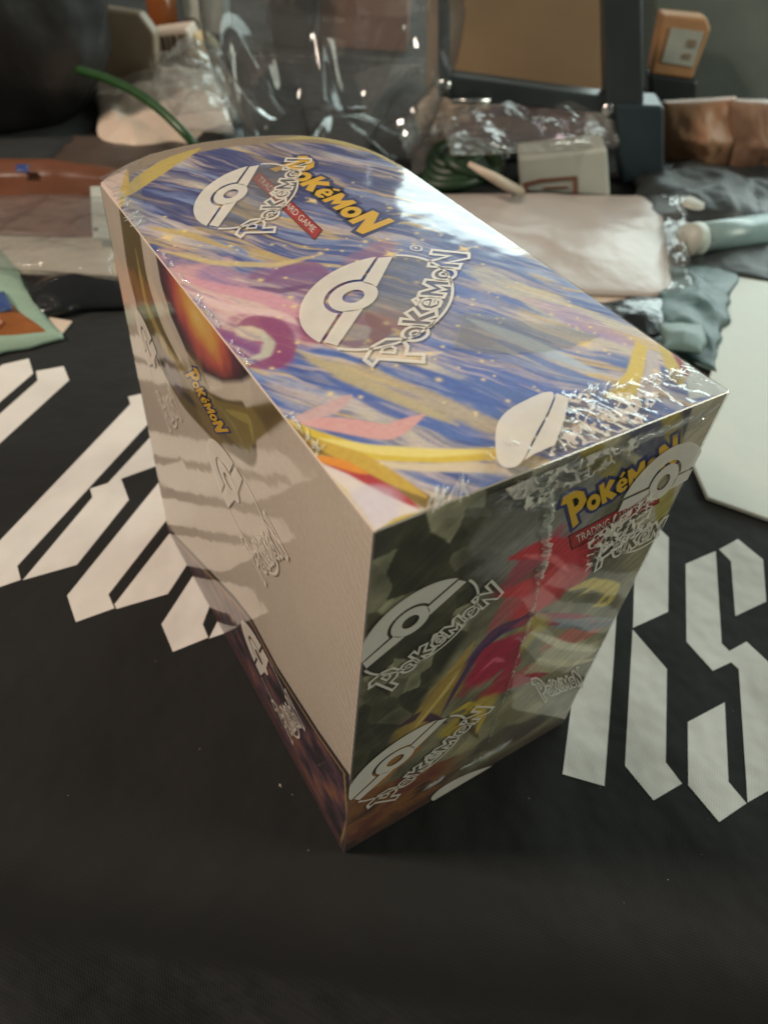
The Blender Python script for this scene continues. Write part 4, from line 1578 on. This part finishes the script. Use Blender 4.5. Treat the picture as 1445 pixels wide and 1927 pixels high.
def padded(name, px, base, depth, mat_, seed):
    """soft parcel standing on edge: front sheet swells and creases"""
    p0 = g(*base)
    Q = [on_plane(x, y, p0, HF) for x, y in px]
    for q in Q:
        q[2] = max(q[2], .0008)
    V, F = [], []
    nu, nv = 36, 24
    m = (nu + 1) * (nv + 1)
    for side in (-1, 1):
        for i in range(nu + 1):
            for j in range(nv + 1):
                a, b = i / nu, j / nv
                P = (Q[0] * (1 - a) + Q[1] * a) * (1 - b) + (Q[3] * (1 - a) + Q[2] * a) * b
                pil = (min(a, 1 - a) * 2 * min(b, 1 - b) * 2) ** .45
                nz = float(fbm(np.array(a * 5 + seed), np.array(b * 4), seed, 4)) - .3
                P = P + HF * (side * (depth / 2 * (.25 + .75 * pil) + .012 * nz * pil))
                P[2] = max(P[2], .0008)
                V.append(P)
    for i in range(nu):
        for j in range(nv):
            k = i * (nv + 1) + j
            q = (k, k + nv + 1, k + nv + 2, k + 1)
            F += [q[::-1], tuple(m + t for t in q)]
    rimv = [i * (nv + 1) for i in range(nu + 1)] + [nu * (nv + 1) + j for j in range(1, nv + 1)] + \
           [i * (nv + 1) + nv for i in range(nu - 1, -1, -1)] + [j for j in range(nv - 1, 0, -1)]
    for a, b in zip(rimv, rimv[1:] + rimv[:1]):
        F.append((a, b, m + b, m + a))
    return mesh_obj(name, V, F, mat_, None, True)


single(padded('kraft_parcel', [(1248, 192), (1385, 184), (1385, 330), (1246, 300)], (1320, 318), .03, M_KRAFT, 3), 'crinkled brown paper parcel below the tan carton', 'parcel')
single(padded('kraft_parcel', [(1372, 188), (1500, 192), (1500, 342), (1366, 330)], (1440, 334), .03, mat('kraft_paper_dark', lin(128, 100, 80), .5), 5), 'darker brown paper parcel behind the black glossy bag', 'parcel')
single(pouch('black_bag', [(1180, 312), (1500, 318), (1500, 430), (1210, 415)], .008, M_GREYGLOSS, 60, 40, .010, 38, 2), 'crumpled black glossy bag beside the pale tube', 'bag')
pt0, pt1 = g(1294, 452, .011), g(1440, 430, .011)
tp = tube_pts('roll', [pt0, pt0 + (pt1 - pt0) * .5, pt1], .0092, M_PALE, 24)
tcap = tube_pts('end_cap', [pt0 - (pt1 - pt0) * .02, pt0 + (pt1 - pt0) * .13], .0098, M_WCARD, 24)
group_thing('pale_tube', 'pale blue tube with a white end cap in front of the black bag', 'tube', [tp, tcap])
single(lathe('plastic_cap', [(.0001, .012), (.006, .0118), (.0095, .010), (.0105, .007), (.0108, .0006), (.009, .0004)], tuple(g(1297, 408)), M_WCARD, 32, lambda r, z, w: (r * (1 + .012 * math.cos(20 * w)), z)), 'small ribbed white cap beside the crumpled black glossy bag', 'cap')
single(pouch('dark_sheet', [(1262, 468), (1500, 440), (1500, 540), (1290, 505)], .003, M_GREYGLOSS, 34, 24, .003, 25, 4), 'dark plastic sheet between the pale tube and the white card', 'sheet')
single(pouch('teal_bag', [(1258, 502), (1388, 505), (1345, 700), (1215, 640)], .004, M_TEAL, 36, 36, .006, 35, 1), 'thin teal tinted plastic bag beside the white card', 'bag')
single(pouch('clear_strip', [(1240, 608), (1330, 612), (1322, 664), (1250, 655)], .003, mat('pale_teal_film', lin(92, 112, 108), .45), 20, 12, .001, 35, 6, z=.009), 'pale strip of plastic lying on the teal bag', 'plastic strip')
single(pouch('black_wrapper', [(1120, 572), (1262, 560), (1262, 640), (1180, 650)], .004, M_BLACKGLOSS, 30, 20, .005, 40, 3), 'black wrapper between the white mailer and the teal bag', 'wrapper')
single(lying('white_card', [(1383, 509), (1500, 540), (1500, 995), (1331, 935), (1285, 830), (1337, 702)], .0018, M_WCARD, .0006, .0004), 'large sheet of stiff white card lying on the cloth', 'card')
single(pouch('white_mailer', [(780, 366), (1240, 369), (1266, 558), (830, 545)], .004, M_MAILER, 60, 40, .004, 22, 1, z=.003, hard=True), 'flat white mailer bag with a shiny wrinkled face beside the wrapped box', 'mailer')
single(lying('white_envelope', [(900, 500), (1190, 520), (1168, 590), (900, 575)], .0018, M_PAPER, .0006, .0003), 'pinkish white envelope tucked under the white mailer bag', 'envelope')
wc = upright('carton', [(976, 298), (1142, 280), (1148, 372), (978, 372)], (1060, 371), .03, M_WCARD)
lineP = [[(984, 366), (984, 344), (1018, 336), (1018, 343), (992, 350), (992, 366)], [(1018, 336), (1086, 331), (1086, 366), (1078, 366), (1078, 338), (1018, 343)], [(1022, 352), (1068, 350), (1068, 354), (1022, 356)]]
group_thing('white_carton', 'white carton with a red brown outline behind the white mailer', 'carton',
            [wc] + [upright('printed_line', q, (1060, 371), -.0005, M_REDBROWN, 0, -.0002, False) for q in lineP])
# coil of green cable
cc = g(868, 338)
coil = []
for i in range(220):
    a = 2 * math.pi * i / 30
    k = i / 220
    rr = .017 + .010 * math.sin(i * .113) + .003 * math.sin(i * .41)
    coil.append((cc[0] + rr * 1.1 * math.cos(a), cc[1] + rr * .8 * math.sin(a), .005 + .010 * k + .003 * math.sin(a * 1.3 + k * 9)))
single(tube_pts('green_cable_coil', coil, .0042, mat('dark_green_rubber', lin(22, 46, 22), .5), 10), 'coil of green cable lying behind the wrapped box', 'cable')
single(tube_pts('cream_band', [g(882, 308, .03), g(930, 335, .026), g(978, 362, .006)], [.0015, .003, .0035], M_PAPER), 'thin cream band lying across the green cable coil', 'band')
single(pouch('foil_pack_and_shade', [(820, 232), (1100, 228), (1160, 268), (835, 300)], .018, M_PURPLEFOIL, 60, 30, .010, 42, 2, z=.004), 'dark purple foil pack lying below the metal frame', 'pack')
single(pouch('foil_pack_and_shade', [(826, 262), (1060, 270), (1060, 300), (830, 304)], .012, M_BLACKGLOSS, 40, 16, .004, 30, 5), 'black pouch standing in for the shadow below the purple foil pack', 'pack')  # dark pouch put in where the foil packs' shadow lies
single(lump('paper_wad', (850, 262), .030, .018, .020, M_PAPER, 4, .25), 'crumpled beige paper wad beside the dark purple foil pack', 'paper')
single(lump('paper_wad', (1122, 282), .018, .012, .024, M_MAILER, 6, .28), 'crumpled white tissue beside the foot of the metal frame', 'paper')

# lint on the cloth
rl = np.random.default_rng(21)
V, F = [], []
spots = [(528, 1478, .00045)] + [(rl.uniform(0, 1445), rl.uniform(1150, 1700), rl.uniform(.00006, .00014)) for _ in range(34)]
for x, y, r in spots:
    c = g(x, y)
    b0 = len(V)
    if np.dot(c - E0, EV) < .004:
        continue
    t = rl.uniform(0, 6.28)
    ax, ay = np.array([math.cos(t), math.sin(t), 0]), np.array([-math.sin(t), math.cos(t), 0])
    L = r * rl.uniform(1, 4)
    V += [c + ax * L, c + ay * r, c - ax * L, c - ay * r, c + np.array([0, 0, r * 1.2])]
    F += [(b0, b0 + 1, b0 + 4), (b0 + 1, b0 + 2, b0 + 4), (b0 + 2, b0 + 3, b0 + 4), (b0 + 3, b0, b0 + 4)]
lint = mesh_obj('lint', V, F, mat('lint_fibre', (.35, .33, .3), .9), cloth)
lint['kind'] = 'stuff'

# crumpled clear packaging lying about
M_CLEARFILM = film_mat('clear_packaging', .05, .06, .6, 160.0, 1.65, (.82, .78, .74), .002)
for quad, th, am, fr_, sd, z_, lab in [
        ([(285, 118), (425, 105), (432, 205), (300, 215)], .010, .016, 60, 3, .024, 'crinkled clear wrapper beside the barcode carton'),
        ([(815, 214), (1120, 214), (1165, 275), (850, 290)], .006, .014, 50, 2, .032, 'crinkled clear wrapper lying over the dark purple foil pack'),
        ([(-40, 372), (225, 372), (215, 520), (-40, 500)], .002, .006, 40, 4, .012, 'loose clear film lying over the brown sleeve'),
        ([(1230, 372), (1300, 378), (1290, 560), (1255, 560)], .004, .010, 70, 5, .004, 'narrow clear wrapper beside the flat white mailer'),
        ([(740, 232), (850, 222), (870, 305), (780, 330)], .006, .014, 60, 7, .006, 'crinkled clear wrapper between the clear jug and the coil')]:
    single(pouch('clear_wrapper', quad, th, M_CLEARFILM, 50, 40, am, fr_, sd, z=z_), lab, 'wrapper')
